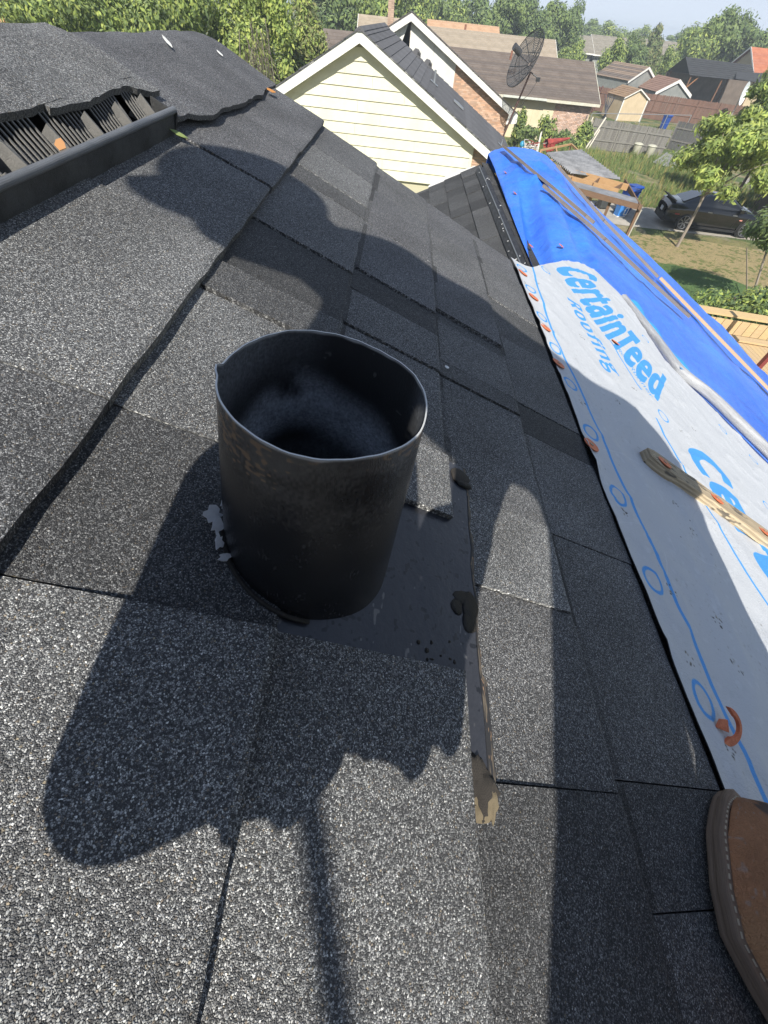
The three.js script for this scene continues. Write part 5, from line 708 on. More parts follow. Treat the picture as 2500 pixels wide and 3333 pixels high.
// carport of scrap timber with corrugated sheets
function corrugated(parent, name, A, B, C, D, n, m, amp = 0.018) { // A->B along the ribs' run, D->C opposite edge
  const L = (p, q, t) => p.map((v, i) => mix(v, q[i], t)); const f = new Faces();
  for (let i = 0; i < n * 4; i++) { const t0 = i / (n * 4), t1 = (i + 1) / (n * 4), y = (t) => amp * Math.sin(t * n * 6.283), a = L(A, B, t0), b = L(A, B, t1), c = L(D, C, t1), d = L(D, C, t0); a[1] += y(t0); d[1] += y(t0); b[1] += y(t1); c[1] += y(t1); f.quad(a, b, c, d); }
  return part(name, f.geo(), m, parent);
}
{
  const c = thing('carport', 'half-built timber carport with corrugated grey sheets beside the blue tarp', 'carport'), tin = mottled([0.2, 0.2, 0.205], [0.36, 0.36, 0.365], 1.2, 0.5, 0.003, { metalness: 0.35 }), rawWood = woodMat([0.36, 0.2, 0.09], [0.58, 0.36, 0.18], 0.002), darkWood = woodMat([0.13, 0.075, 0.045], [0.24, 0.145, 0.09], 0.002);
  corrugated(c, 'roof_sheet', [8.72, 2.45, -25.7], [9.3, 2.3, -21.3], [7.0, 2.42, -20.9], [6.4, 2.57, -23.3], 16, tin, 0.04); corrugated(c, 'roof_sheet', [6.4, 2.3, -20.75], [9.1, 2.28, -18.75], [8.85, 2.26, -18.05], [6.2, 2.28, -20.05], 3, tin, 0.006);
  corrugated(c, 'roof_sheet', [6.9, 2.0, -21.0], [7.9, 2.0, -20.3], [7.6, 1.7, -19.4], [6.6, 1.8, -20.1], 7, tin);
  const bar = (n, a, b, w, h, m) => part(n, new Faces().bar(a, b, w, h).geo(), m, c);
  bar('beam', [6.3, 2.36, -22.2], [9.15, 2.3, -20.1], 0.05, 0.2, rawWood); bar('beam', [6.3, 2.3, -21.3], [8.6, 2.26, -19.55], 0.05, 0.15, rawWood); bar('beam', [6.0, 2.2, -20.1], [9.0, 2.18, -17.95], 0.05, 0.16, darkWood); bar('beam', [8.9, 2.2, -17.95], [9.5, 2.25, -21.4], 0.05, 0.14, darkWood);
  for (const t of [0.08, 0.36, 0.66, 0.93]) bar('rafter', [mix(6.3, 9.15, t), 2.33, mix(-22.2, -20.1, t)], [mix(6.1, 8.6, t), 2.27, mix(-21.3, -19.55, t)], 0.04, 0.13, darkWood);
  bar('post', [8.2, 0, -18.9], [8.12, 2.2, -18.75], 0.1, 0.1, darkWood); bar('post', [9.0, 0, -18.05], [9.0, 2.2, -18.1], 0.1, 0.1, darkWood); bar('post', [7.55, 0, -19.5], [7.55, 2.2, -19.3], 0.1, 0.1, rawWood); bar('post', [9.35, 0, -21.2], [9.35, 2.25, -21.2], 0.1, 0.1, darkWood); bar('post', [6.6, 0, -22], [6.6, 2.3, -22], 0.1, 0.1, darkWood); bar('white_brace', [9.02, 0.1, -18.0], [9.06, 2.1, -18.02], 0.03, 0.03, whiteBoard);
  const fr = thing('lumber_framework', 'bare lumber framework standing behind the corrugated carport roof', 'lumber'); for (const [a, b] of [[[9.1, 1, -34.5], [11.8, 1.05, -37.3]], [[11.8, 1.05, -37.3], [11.85, 1, -35.4]], [[11.85, 1, -35.4], [9.1, 0.95, -31.9]], [[9.9, 1, -33.2], [10.4, 1, -35.9]], [[11.8, 0, -37.3], [11.8, 1, -37.3]], [[11.85, 0, -35.4], [11.85, 1, -35.4]], [[9.1, 0, -34.5], [9.1, 1, -34.5]], [[9.1, 0, -31.9], [9.1, 1, -31.9]]]) part('timber', new Faces().bar(a, b, 0.09, 0.09, Math.abs(a[1] - b[1]) > 0.5 ? [0, 0, 1] : [0, 1, 0]).geo(), rawWood, fr);
}
// bins, cooler
function wheelieBin(label, x, z, turn, m, mark) {
  const b = thing('wheelie_bin', label, 'bin', [x, 0, z], turn), f = new Faces().box(-0.29, 0.06, -0.3, 0.29, 1.0, 0.3, (X, Y, Z) => [X * (0.8 + 0.2 * Y), Y, Z * (0.76 + 0.24 * Y)]); part('body', f.geo(), m, b);
  part('lid', new Faces().plate([[-0.36, 1.0], [0.34, 1.0], [0.36, 1.03], [0.3, 1.09], [-0.3, 1.11], [-0.38, 1.05]], -0.31, 0.31).geo().rotateY(Math.PI / 2), m, b); part('handle', new Faces().rod([-0.24, 0.98, -0.37], [0.24, 0.98, -0.37], 0.018).geo(), m, b);
  for (const s of [-1, 1]) part('wheel', new Faces().rod([s * 0.24, 0.1, -0.26], [s * 0.3, 0.1, -0.26], 0.1, 0.1, 14).geo(), plain(0.02, 0.02, 0.02), b);
  if (mark) part('label_print', new Faces().quad([-0.11, 0.8, 0.291], [0.11, 0.8, 0.291], [0.11, 0.87, 0.295], [-0.11, 0.87, 0.295]).geo(), plain(0.7, 0.72, 0.75), b);
}
const binBlue = plain(0.012, 0.06, 0.3, 0.45), binGrey = plain(0.05, 0.055, 0.055, 0.5);
wheelieBin('blue wheelie bin with a white mark behind the carport corner', 12.75, -27.2, 0.35, binBlue, true); wheelieBin('blue wheelie bin in the shade beside the white-topped cooler', 12.3, -26.4, 0.2, binBlue, false); wheelieBin('dark grey-green wheelie bin under the carport', 11.4, -27.1, 0.1, binGrey, false); wheelieBin('far blue wheelie bin on the path by the brown fence', 27.5, -58.5, 0.4, binBlue, false);
{
  const c = thing('cooler', 'blue drinks cooler with a white lid on the drive under the carport', 'cooler', [12.0, 0, -25.95], 0.25), wh = plain(0.7, 0.72, 0.74, 0.4), bl = plain(0.05, 0.22, 0.6, 0.4);
  part('body', new Faces().box(-0.26, 0.04, -0.2, 0.26, 0.52, 0.2, (x, y, z) => [x * (0.9 + 0.2 * y), y, z * (0.9 + 0.2 * y)]).geo(), bl, c); part('lid', new Faces().box(-0.28, 0.52, -0.22, 0.28, 0.66, 0.22, (x, y, z) => [x * (y > 0.6 ? 0.88 : 1), y, z * (y > 0.6 ? 0.88 : 1)]).geo(), wh, c); part('handle', new Faces().bar([0.06, 0.12, 0.22], [0.06, 0.42, 0.24], 0.04, 0.03, [0, 0, 1]).bar([0.24, 0.12, 0.22], [0.24, 0.42, 0.24], 0.04, 0.03, [0, 0, 1]).bar([0.06, 0.42, 0.24], [0.24, 0.42, 0.24], 0.03, 0.04).bar([0.06, 0.12, 0.22], [0.24, 0.12, 0.22], 0.03, 0.04).geo(), wh, c); part('foot', new Faces().box(-0.25, 0, -0.19, 0.25, 0.05, 0.19).geo(), wh, c);
}
// red folded parasol and yard clutter
{
  const p = thing('folded_parasol', 'dusty red folded parasol lying across the ivy by the brown roofed house', 'parasol'), red = mottled([0.24, 0.035, 0.03], [0.36, 0.06, 0.05], 0.6, 0.9, 0.01);
  part('canopy', sheet(18, 12, (u, v) => { const a = u * 6.283, k = mix(0.34, 0.07, v) * (1 + 0.16 * Math.sin(a * 6)); return [mix(10.7, 12.35, v) + 0.1 * Math.sin(a) * (1 - v), mix(0.62, 1.02, v) + k * Math.cos(a) * 0.7, -39.8 + k * Math.sin(a)]; }, (u, v) => [u, v * 1.6]), red, p); part('pole', new Faces().rod([10.5, 0.58, -39.8], [12.45, 1.05, -39.8], 0.025).geo(), plain(0.3, 0.28, 0.25), p);
  part('drooping_valance', sheet(8, 5, (u, v) => [10.85 + 0.5 * u, 0.62 + 0.1 * u - 0.42 * v, -39.55 + 0.06 * Math.sin(u * 14)], (u, v) => [u, v]), red, p);
  const j = thing('junk_pile', 'tangled heap of white hose and wire by the yellow house\'s roof corner', 'junk pile', [9.0, 0.1, -37.8]); const r = rng(81); for (let i = 0; i < 9; i++) { const pts = []; for (let k = 0; k < 7; k++) pts.push(V((r() - 0.4) * 1.3, 0.2 + 0.7 * r(), (r() - 0.5) * 0.8)); part('hose_loop', new THREE.TubeGeometry(new THREE.CatmullRomCurve3(pts), 30, 0.022, 6), i % 3 ? plain(0.6, 0.58, 0.54) : plain(0.3, 0.05, 0.04), j); }
  part('ball', new THREE.SphereGeometry(0.19, 18, 12).translate(-0.45, 0.62, 0), plain(0.05, 0.3, 0.5, 0.4), j); const up = thing('upright_board', 'pointed white board standing beside the heap of hose', 'board'); part('board', new Faces().plate([[9.78, 0.2], [9.95, 0.2], [9.8, 1.45], [9.72, 1.3]], -38.3, -38.27).geo(), plain(0.66, 0.65, 0.62), up);
}
for (const [i, x, z, w] of [[0, 18.95, -43.05, 'left one of two pale plastic tubs before the grey fence'], [1, 19.95, -42.75, 'right one of two pale plastic tubs before the grey fence']]) { const t = thing('plastic_tub', w, 'tub', [x, 0, z]), m = mottled([0.42, 0.41, 0.32], [0.54, 0.53, 0.43], 0.5, 0.6, 0.002); part('body', new THREE.LatheGeometry([[0, 0], [0.26, 0], [0.33, 0.68], [0.3, 0.68], [0.24, 0.04], [0, 0.04]].map((p) => new THREE.Vector2(...p)), 20), m, t); part('lid', new THREE.LatheGeometry([[0, 0.78], [0.2, 0.76], [0.36, 0.7], [0.36, 0.66], [0.33, 0.66]].map((p) => new THREE.Vector2(...p)), 20), m, t); }
{ const s = thing('fallen_sheet', 'grey corrugated sheet lying in the grass by the slab path', 'metal sheet'); corrugated(s, 'sheet', [19.3, 0.12, -40.2], [20.6, 0.08, -38.7], [22.0, 0.25, -40.5], [21.7, 0.3, -43.6], 10, mottled([0.16, 0.16, 0.155], [0.3, 0.3, 0.29], 1, 0.7, 0.003)); const o = thing('collapsed_roof', 'old grey board roof panel sagging beyond the black car', 'roof panel'); for (let i = 0; i < 9; i++) part('board', new Faces().bar([22.7 + i * 0.27, 1.05, -31.4 - i * 0.42], [24.9 + i * 0.3, 1.2, -33 - i * 0.45], 0.44, 0.03).geo(), agedGrey[i % 3], o); for (const [x, z] of [[22.9, -31.7], [25.1, -35.3]]) part('post', new Faces().box(x - 0.05, 0, z - 0.05, x + 0.05, 1.05, z + 0.05).geo(), agedGrey[0], o); }
// new timber deck with a red post at the right edge
{
  const d = thing('timber_deck', 'new yellow pine deck with a low bench rail past the tarp\'s edge', 'deck'); const r = rng(83);
  for (let i = 0; i < 17; i++) { const a = i * 0.147; part('deck_board', new Faces().box(9.1 + a, 0.5, -11.95, 9.1 + a + 0.14, 0.54, -7.6).geo(), pine[Math.floor(r() * 2)], d); }
  for (const [z0, z1, y] of [[-13.15, -12.72, 0.98], [-12.26, -11.96, 0.62]]) part('bench_top', new Faces().box(9.6, y - 0.05, z0, 14.6, y, z1, (x, yy, z) => [x, yy, z + (x - 9.6) * 0.18]).geo(), pine[z0 < -12.5 ? 0 : 1], d); for (let i = 0; i < 20; i++) part('slat', new Faces().box(9.65 + i * 0.25, 0.5, -12.62, 9.65 + i * 0.25 + 0.235, 0.9, -12.59, (x, y, z) => [x, y, z + (x - 9.6) * 0.18]).geo(), pine[i % 2], d); part('skirt', new Faces().box(9.1, 0, -12.6, 11.6, 0.49, -7.6).geo(), brownWood[1], d);
  const p = thing('red_post', 'maroon painted post rising from the new pine deck', 'post'); part('shaft', new Faces().bar([10.55, 0.54, -10.35], [10.55, 3.2, -10.35], 0.12, 0.12, [0, 0, 1]).geo(), plain(0.19, 0.035, 0.035, 0.5), p);
}
// chain-link fence: posts, rails and a few wires
{ const g = thing('chain_link_fence', 'thin galvanised chain-link fence in front of the tan shed', 'fence'), m = plain(0.35, 0.36, 0.37, 0.5, { metalness: 0.5 }); const P = [[16.6, -49.5], [19.4, -51], [22.3, -52.5], [25.3, -54], [28.3, -55.5]]; P.forEach(([x, z], i) => { part('post', new Faces().rod([x, 0, z], [x, 1.5, z], 0.035, 0.035, 6).geo(), m, g); if (i) part('top_rail', new Faces().rod([P[i - 1][0], 1.48, P[i - 1][1]], [x, 1.48, z], 0.028, 0.028, 6).geo(), m, g); if (i) for (const y of [0.4, 0.9]) part('wire', new Faces().rod([P[i - 1][0], y, P[i - 1][1]], [x, y, z], 0.008, 0.008, 4).geo(), m, g); }); }
// big mesh satellite dish
{
  const dsh = thing('mesh_satellite_dish', 'large black mesh satellite dish on a leaning mast in front of the brown roof', 'satellite dish'), bl = plain(0.025, 0.027, 0.03, 0.5), n = V(-0.845, 0.44, 0.31).normalize(), c = V(6.75, 4.66, -34), e1 = V(0.46, 0.89, 0).addScaledVector(n, -V(0.46, 0.89, 0).dot(n)).normalize(), e2 = n.clone().cross(e1), Rr = 1.22, P = (a, k) => c.clone().addScaledVector(e1, Rr * k * Math.cos(a)).addScaledVector(e2, Rr * k * Math.sin(a)).addScaledVector(n, 0.42 * (k * k - 0.5));
  const mesh = std({ color: lin(0.05, 0.055, 0.06), roughness: 0.6, transparent: true, opacity: 1, alphaMap: again(texture(64, 64, (u, v) => (Math.abs(u - 0.5) > 0.30 || Math.abs(v - 0.5) > 0.30 ? 1 : 0), false), 110, 20), alphaTest: 0.5 });
  part('mesh_panel', sheet(48, 8, (u, v) => P(u * 6.2832, 0.06 + 0.94 * v).toArray(), (u, v) => [u, v]), mesh, dsh);
  for (let i = 0; i < 12; i++) { const pts = [0.08, 0.3, 0.55, 0.8, 1].map((k) => P(i / 12 * 6.2832, k)); part('rib', new THREE.TubeGeometry(new THREE.CatmullRomCurve3(pts), 12, 0.018, 5), bl, dsh); }
  for (const k of [0.4, 0.72, 1]) { const pts = []; for (let i = 0; i < 28; i++) pts.push(P(i / 28 * 6.2832, k)); part('hoop', new THREE.TubeGeometry(new THREE.CatmullRomCurve3(pts, true), 56, k === 1 ? 0.024 : 0.013, 5), bl, dsh); }
  const fd = c.clone().addScaledVector(n, 0.72); for (const a of [0.5, 2.1, 3.7, 5.3]) part('feed_strut', new Faces().rod(P(a, 0.78).toArray(), fd.toArray(), 0.016, 0.016, 6).geo(), bl, dsh); part('feed_can', new Faces().rod(fd.clone().addScaledVector(n, -0.1).toArray(), fd.clone().addScaledVector(n, 0.42).toArray(), 0.15, 0.15, 14).geo(), plain(0.05, 0.05, 0.052, 0.5), dsh);
  part('mast', new Faces().rod([5.95, 0, -34], [7.12, 4.28, -34.1], 0.055, 0.05, 10).geo(), plain(0.08, 0.04, 0.032, 0.7), dsh); part('actuator', new Faces().rod([7.12, 4.28, -34.1], [7.58, 4.08, -33.9], 0.03, 0.03, 6).geo(), bl, dsh); part('motor', new Faces().box(7.5, 3.95, -34, 7.72, 4.12, -33.85).geo(), bl, dsh);
  part('cable', new THREE.TubeGeometry(new THREE.CatmullRomCurve3([V(7.6, 4, -33.9), V(7.25, 3.4, -33.85), V(6.98, 3.15, -33.9), V(7.12, 3.05, -33.9), V(6.78, 2.8, -34)]), 24, 0.012, 5), bl, dsh);
  const w = thing('white_satellite_dish', 'plain white satellite dish beyond the brown fence', 'satellite dish', [34.8, 2.95, -60.3]); w.rotation.set(-0.25, 0.75, 0.35); const q = []; for (let i = 0; i <= 8; i++) q.push(new THREE.Vector2(0.85 * i / 8, 0.2 * (i / 8) ** 2)); part('reflector', new THREE.LatheGeometry(q, 28).rotateX(Math.PI / 2), plain(0.7, 0.74, 0.78, 0.5), w); part('mount', new Faces().rod([0, 0, 0], [0, -2.9, -0.5], 0.05).geo(), plain(0.3, 0.3, 0.3), w);
}

// ------------------------------------------------------------------ the black car
{
  const car = thing('parked_car', 'black four-door muscle saloon parked on the concrete drive behind the young tree', 'car', [16.32, 0, -25.25], 0.115 * -1 + 0.0);
  const paint = new THREE.MeshPhysicalMaterial({ color: lin(0.003, 0.0032, 0.0036), roughness: 0.2, clearcoat: 1, clearcoatRoughness: 0.03, side: THREE.DoubleSide }), glass = new THREE.MeshPhysicalMaterial({ color: lin(0.02, 0.022, 0.025), roughness: 0.05, clearcoat: 1, side: THREE.DoubleSide }), blackP = plain(0.012, 0.012, 0.013, 0.6), tyre = plain(0.018, 0.018, 0.018, 0.9), rimM = plain(0.32, 0.33, 0.35, 0.3, { metalness: 0.8 });
  // stations along x (front is +x): [x, sill y, half width at sill, belt y, half width at belt, deck y, half width of deck edge]
  const ST = [[-2.5, 0.46, 0.62, 0.72, 0.74, 0.84, 0.6], [-2.42, 0.3, 0.78, 0.78, 0.86, 1.0, 0.74], [-2.2, 0.26, 0.86, 0.84, 0.93, 1.06, 0.78], [-1.7, 0.22, 0.9, 0.88, 0.97, 1.07, 0.8], [-1.0, 0.2, 0.9, 0.88, 0.95, 1.03, 0.84], [0, 0.2, 0.89, 0.86, 0.93, 1.0, 0.86], [0.9, 0.2, 0.89, 0.85, 0.94, 0.99, 0.84], [1.5, 0.22, 0.9, 0.83, 0.95, 0.98, 0.78], [2.0, 0.24, 0.86, 0.76, 0.92, 0.92, 0.72], [2.35, 0.26, 0.76, 0.66, 0.84, 0.82, 0.62], [2.5, 0.34, 0.6, 0.58, 0.68, 0.7, 0.5]];
  const sect = (q) => { const [x, s, ws, b, wb, d, wd] = q, half = [[0, s], [ws * 0.8, s], [ws, s + 0.07], [mix(ws, wb, 0.7), mix(s, b, 0.5)], [wb, b - 0.06], [wb * 0.985, b + 0.02], [mix(wb, wd, 0.6), mix(b, d, 0.75)], [wd, d - 0.01], [wd * 0.5, d + 0.025], [0, d + 0.032]]; return [...half.map(([z, y]) => [x, y, z]), ...half.slice(1, -1).reverse().map(([z, y]) => [x, y, -z])]; };
  const lerpS = (t) => { const k = clamp(t) * (ST.length - 1), i = Math.min(ST.length - 2, Math.floor(k)), f = k - i; return ST[i].map((v, j) => mix(v, ST[i + 1][j], f)); };
  const ns = 60, np = 18; const bodyG = mergeVertices(sheet(np, ns, (u, v) => sect(lerpS(v))[Math.round(u * np) % np], (u, v) => [u, v]), 1e-4); bodyG.computeVertexNormals(); part('body', bodyG, paint, car);
  part('front_end', new Faces().plate([[-0.6, 0.34], [0.6, 0.34], [0.68, 0.58], [0.5, 0.7], [-0.5, 0.7], [-0.68, 0.58]], 2.45, 2.505).geo().rotateY(Math.PI / 2), blackP, car);
  const gh = [[-1.95, 1.06, 0.72], [-1.15, 1.40, 0.60], [-0.5, 1.47, 0.6], [0.25, 1.44, 0.61], [0.55, 1.36, 0.62], [1.25, 1.0, 0.74]];
  const roofAt = (x) => interp(gh.map((q) => [q[0], q[1]]), x), roofW = (x) => interp(gh.map((q) => [q[0], q[2]]), x);
  const gf = (u, v) => { const x = mix(-1.95, 1.25, v), top = roofAt(x), w = roofW(x), base = 1.0, wb = mix(0.8, 0.84, 0.5), P = [[-wb, base], [-mix(wb, w, 0.5) - 0.02, mix(base, top, 0.55)], [-w, top - 0.03], [-w * 0.5, top], [0, top + 0.012], [w * 0.5, top], [w, top - 0.03], [mix(wb, w, 0.5) + 0.02, mix(base, top, 0.55)], [wb, base]], q = P[Math.round(u * 8)]; return [x, q[1], q[0]]; };
  part('cabin', sheet(8, 40, gf, (u, v) => [u, v]), paint, car);
  const side = (x0, x1, s) => { const f = new Faces(), n = 8; for (let i = 0; i < n; i++) { const a = mix(x0, x1, i / n), b = mix(x0, x1, (i + 1) / n), P = (x, k) => { const t = roofAt(x) - 0.05, w = roofW(x), y = mix(1.03, t, k); return [x, Math.max(1.02, y), s * (mix(0.82, w, (y - 1) / Math.max(0.05, roofAt(x) - 1)) + 0.018)]; }; f.quad(P(a, 0), P(b, 0), P(b, 0.9), P(a, 0.9)); } return f.geo(); };
  for (const s of [-1, 1]) { part('side_window', side(-1.45, -0.42, s), glass, car); part('side_window', side(-0.36, 0.95, s), glass, car); }
  part('windscreen', new Faces().quad([0.62, 1.345, -0.56], [0.62, 1.345, 0.56], [1.22, 1.035, 0.7], [1.22, 1.035, -0.7]).geo(), glass, car); part('rear_window', new Faces().quad([-1.2, 1.40, -0.52], [-1.2, 1.40, 0.52], [-1.9, 1.105, 0.64], [-1.9, 1.105, -0.64]).geo(), glass, car);
  const tl = plain(0.3, 0.012, 0.012, 0.3); part('tail_light', new Faces().plate([[-0.72, 0.8], [0.72, 0.8], [0.74, 0.92], [-0.74, 0.92]], -2.46, -2.44).geo().rotateY(Math.PI / 2).translate(-4.9, 0, 0), tl, car);
  part('spoiler', new Faces().box(-2.5, 1.07, -0.72, -2.25, 1.11, 0.72, (x, y, z) => [x, y + (x < -2.4 ? 0.06 : 0), z]).geo(), blackP, car); part('number_plate', new Faces().box(-2.525, 0.56, -0.16, -2.5, 0.72, 0.16).geo(), plain(0.6, 0.6, 0.58), car); part('rear_bumper', new Faces().box(-2.5, 0.26, -0.7, -2.38, 0.5, 0.7).geo(), blackP, car);
  for (const s of [-1, 1]) { part('side_marker', new Faces().box(-2.12, 0.62, s * 0.938 - 0.01, -1.9, 0.67, s * 0.938 + 0.01).geo(), tl, car); part('side_marker', new Faces().box(2.1, 0.6, s * 0.9 - 0.01, 2.26, 0.66, s * 0.9 + 0.01).geo(), tl, car); part('mirror', new Faces().box(0.78, 0.98, s * 0.95 - 0.08, 0.98, 1.12, s * 0.95 + 0.1).geo(), paint, car); part('door_seam', new Faces().box(-0.4, 0.32, s * 0.942 - 0.004, -0.392, 0.98, s * 0.942 + 0.002).box(0.86, 0.32, s * 0.942 - 0.004, 0.868, 0.96, s * 0.942 + 0.002).geo(), blackP, car); for (const x of [-0.62, 0.6]) part('door_handle', new Faces().box(x, 0.84, s * 0.945 - 0.02, x + 0.2, 0.875, s * 0.945 + 0.02).geo(), rimM, car); part('badge', new Faces().box(1.02, 0.68, s * 0.945 - 0.005, 1.16, 0.72, s * 0.945 + 0.006).geo(), plain(0.6, 0.25, 0.2), car); part('sill', new Faces().box(-1.1, 0.17, s * 0.9 - 0.03, 1.15, 0.26, s * 0.9 + 0.02).geo(), blackP, car); }
  for (const x of [-1.5, 1.55]) for (const s of [-1, 1]) {
    const w = new THREE.Group(); w.name = 'wheel'; w.position.set(x, 0.355, s * 0.86); car.add(w);
    part('tyre', new THREE.LatheGeometry([[0.25, -0.12], [0.33, -0.125], [0.355, -0.09], [0.358, 0], [0.355, 0.09], [0.33, 0.125], [0.25, 0.12]].map((p) => new THREE.Vector2(...p)), 40).rotateX(Math.PI / 2), tyre, w); part('rim', new THREE.LatheGeometry([[0.235, s * 0.118], [0.265, s * 0.125], [0.265, s * 0.1], [0.24, s * 0.02], [0.05, s * 0.02]].map((p) => new THREE.Vector2(...p)), 40).rotateX(Math.PI / 2), blackP, w);
    part('rim_lip', new THREE.TorusGeometry(0.262, 0.008, 6, 40).translate(0, 0, s * 0.122), rimM, w); const sp = new Faces(); for (let i = 0; i < 7; i++) for (const o of [-0.09, 0.09]) { const a = i / 7 * 6.283 + o; sp.bar([0.05 * Math.cos(a - o), 0.05 * Math.sin(a - o), s * 0.1], [0.26 * Math.cos(a), 0.26 * Math.sin(a), s * 0.118], 0.022, 0.02, [0, 0, 1]); } part('spokes', sp.geo(), rimM, w);
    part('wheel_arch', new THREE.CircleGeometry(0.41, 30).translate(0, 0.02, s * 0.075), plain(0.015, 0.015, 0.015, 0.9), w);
  }
}

// ------------------------------------------------------------------ trees and shrubs
const barkM = mottled([0.09, 0.07, 0.055], [0.2, 0.16, 0.125], 0.5, 0.95, 0.006), paleBark = mottled([0.2, 0.17, 0.14], [0.36, 0.31, 0.26], 0.4, 0.95, 0.004);
const leafM = new THREE.MeshPhysicalMaterial({ vertexColors: true, roughness: 0.85, side: THREE.DoubleSide, transmission: 0.4, thickness: 0 });
// a crown: leaves gathered in sprays round lump centres spread through an ellipsoid
function crownGeo(seed, n, rx, ry, rz, leaf, tones, lumps = 18, opt = {}) {
  const r = rng(seed), P = new Float32Array(n * 12), C = new Float32Array(n * 12), I = new Uint32Array(n * 6), L = [];
  for (let i = 0; i < lumps; i++) { const a = r() * 6.283, u = r() * 1.8 - 0.8, k = Math.pow(r(), 0.45) * 0.78, s = Math.sqrt(Math.max(0, 1 - u * u)); L.push([rx * k * s * Math.cos(a), ry * k * u, rz * k * s * Math.sin(a), (opt.lump ?? 0.36) * (0.7 + 0.7 * r()), r()]); }
  for (let i = 0; i < n; i++) {
    const l = L[Math.floor(r() * lumps)], a = r() * 6.283, u = r() * 2 - 1, s = Math.sqrt(1 - u * u), k = Math.pow(r(), 0.36) * l[3] * (r() < 0.12 ? 1.35 : 1), nx = s * Math.cos(a), nz = s * Math.sin(a), x = l[0] + rx * k * nx, y = l[1] + ry * k * u * 0.85 - (opt.droop ?? 0) * k * r(), z = l[2] + rz * k * nz;
    const N = V(nx + (r() - 0.5) * 1.6, u + 0.35 + (r() - 0.5) * 1.2, nz + (r() - 0.5) * 1.6).normalize(), T = V(r() - 0.5, r() - 0.8, r() - 0.5).cross(N).normalize(), B = N.clone().cross(T), w = leaf * (0.6 + 0.8 * r()), h = w * (opt.long ?? 1.7) * 0.5;
    const q = [[-h, 0], [0, -w * 0.38], [h, 0], [0, w * 0.38]]; const t = tones[Math.floor(r() * tones.length)], b = 0.75 + 0.5 * (0.5 * r() + 0.5 * l[4]);
    for (let m = 0; m < 4; m++) { const o = (i * 4 + m) * 3; P[o] = x + B.x * q[m][0] + T.x * q[m][1]; P[o + 1] = y + B.y * q[m][0] + T.y * q[m][1]; P[o + 2] = z + B.z * q[m][0] + T.z * q[m][1]; C[o] = t[0] * b; C[o + 1] = t[1] * b; C[o + 2] = t[2] * b; }
    I.set([i * 4, i * 4 + 1, i * 4 + 2, i * 4, i * 4 + 2, i * 4 + 3], i * 6);
  }
  const g = new THREE.BufferGeometry(); g.setAttribute('position', new THREE.BufferAttribute(P, 3)); g.setAttribute('color', new THREE.BufferAttribute(C, 3)); g.setIndex(new THREE.BufferAttribute(I, 1)); g.computeVertexNormals(); return { g, L };
}
const GREEN = [[0.153, 0.230, 0.061], [0.199, 0.276, 0.071], [0.245, 0.322, 0.092], [0.116, 0.177, 0.054]], DARK = [[0.092, 0.153, 0.052], [0.123, 0.192, 0.065], [0.153, 0.230, 0.077]], LIME = [[0.368, 0.460, 0.092], [0.276, 0.368, 0.077], [0.460, 0.522, 0.123], [0.199, 0.276, 0.068]], OLIVE = [[0.276, 0.276, 0.100], [0.322, 0.315, 0.116], [0.199, 0.223, 0.077]];
function trunkGeo(h, r0, limbs, seed, lean = 0) { const r = rng(seed), parts = []; const p = [V(0, -0.1, 0), V(lean * 0.3 * h, h * 0.4, 0.02 * h), V(lean * h, h, 0)]; const taper = (pts, ra, rb) => { const c = new THREE.CatmullRomCurve3(pts), g = new THREE.TubeGeometry(c, 12, 1, 8), q = g.attributes.position; for (let i = 0; i <= 12; i++) { const ctr = c.getPointAt(i / 12), k = mix(ra, rb, i / 12); for (let j = 0; j <= 8; j++) { const o = i * 9 + j; q.setXYZ(o, ctr.x + (q.getX(o) - ctr.x) * k, ctr.y + (q.getY(o) - ctr.y) * k, ctr.z + (q.getZ(o) - ctr.z) * k); } } return g; }; parts.push(taper(p, r0, r0 * 0.6)); for (const l of limbs) { const b = V(lean * h * 0.9, h * (0.75 + 0.2 * r()), 0), e = V(...l); parts.push(taper([b, b.clone().lerp(e, 0.5).add(V(0, 0.1 * h, 0)), e], r0 * 0.5, r0 * 0.12)); } return mergeGeometries(parts); }
function tree(name, label, x, z, trunkH, r, crown, m, group, opt = {}) {
  const t = thing(name, label, opt.cat ?? 'tree', [x, 0, z], 0, group), cy = crown.cy; const { g, L } = crownGeo(opt.seed ?? 1, crown.n, crown.rx, crown.ry, crown.rz ?? crown.rx, crown.leaf, crown.tones, crown.lumps ?? 20, crown);
  part('trunk', trunkGeo(trunkH, r, L.slice(0, opt.limbs ?? 7).map((l) => [l[0] * 0.9 + (crown.dx ?? 0), cy + l[1] * 0.9, l[2] * 0.9]), 7, opt.lean ?? 0), opt.bark ?? barkM, t); part('crown', g, m, t).position.set(crown.dx ?? 0, cy, 0); return t;
}
function again3(t, name, label, x, z, k, ky, turn, group) { const c = t.clone(); c.name = numbered(name); c.position.set(x, 0, z); c.scale.set(k, ky, k); c.rotation.y = turn; c.userData = { ...t.userData, label, group }; scene.add(c); return c; }
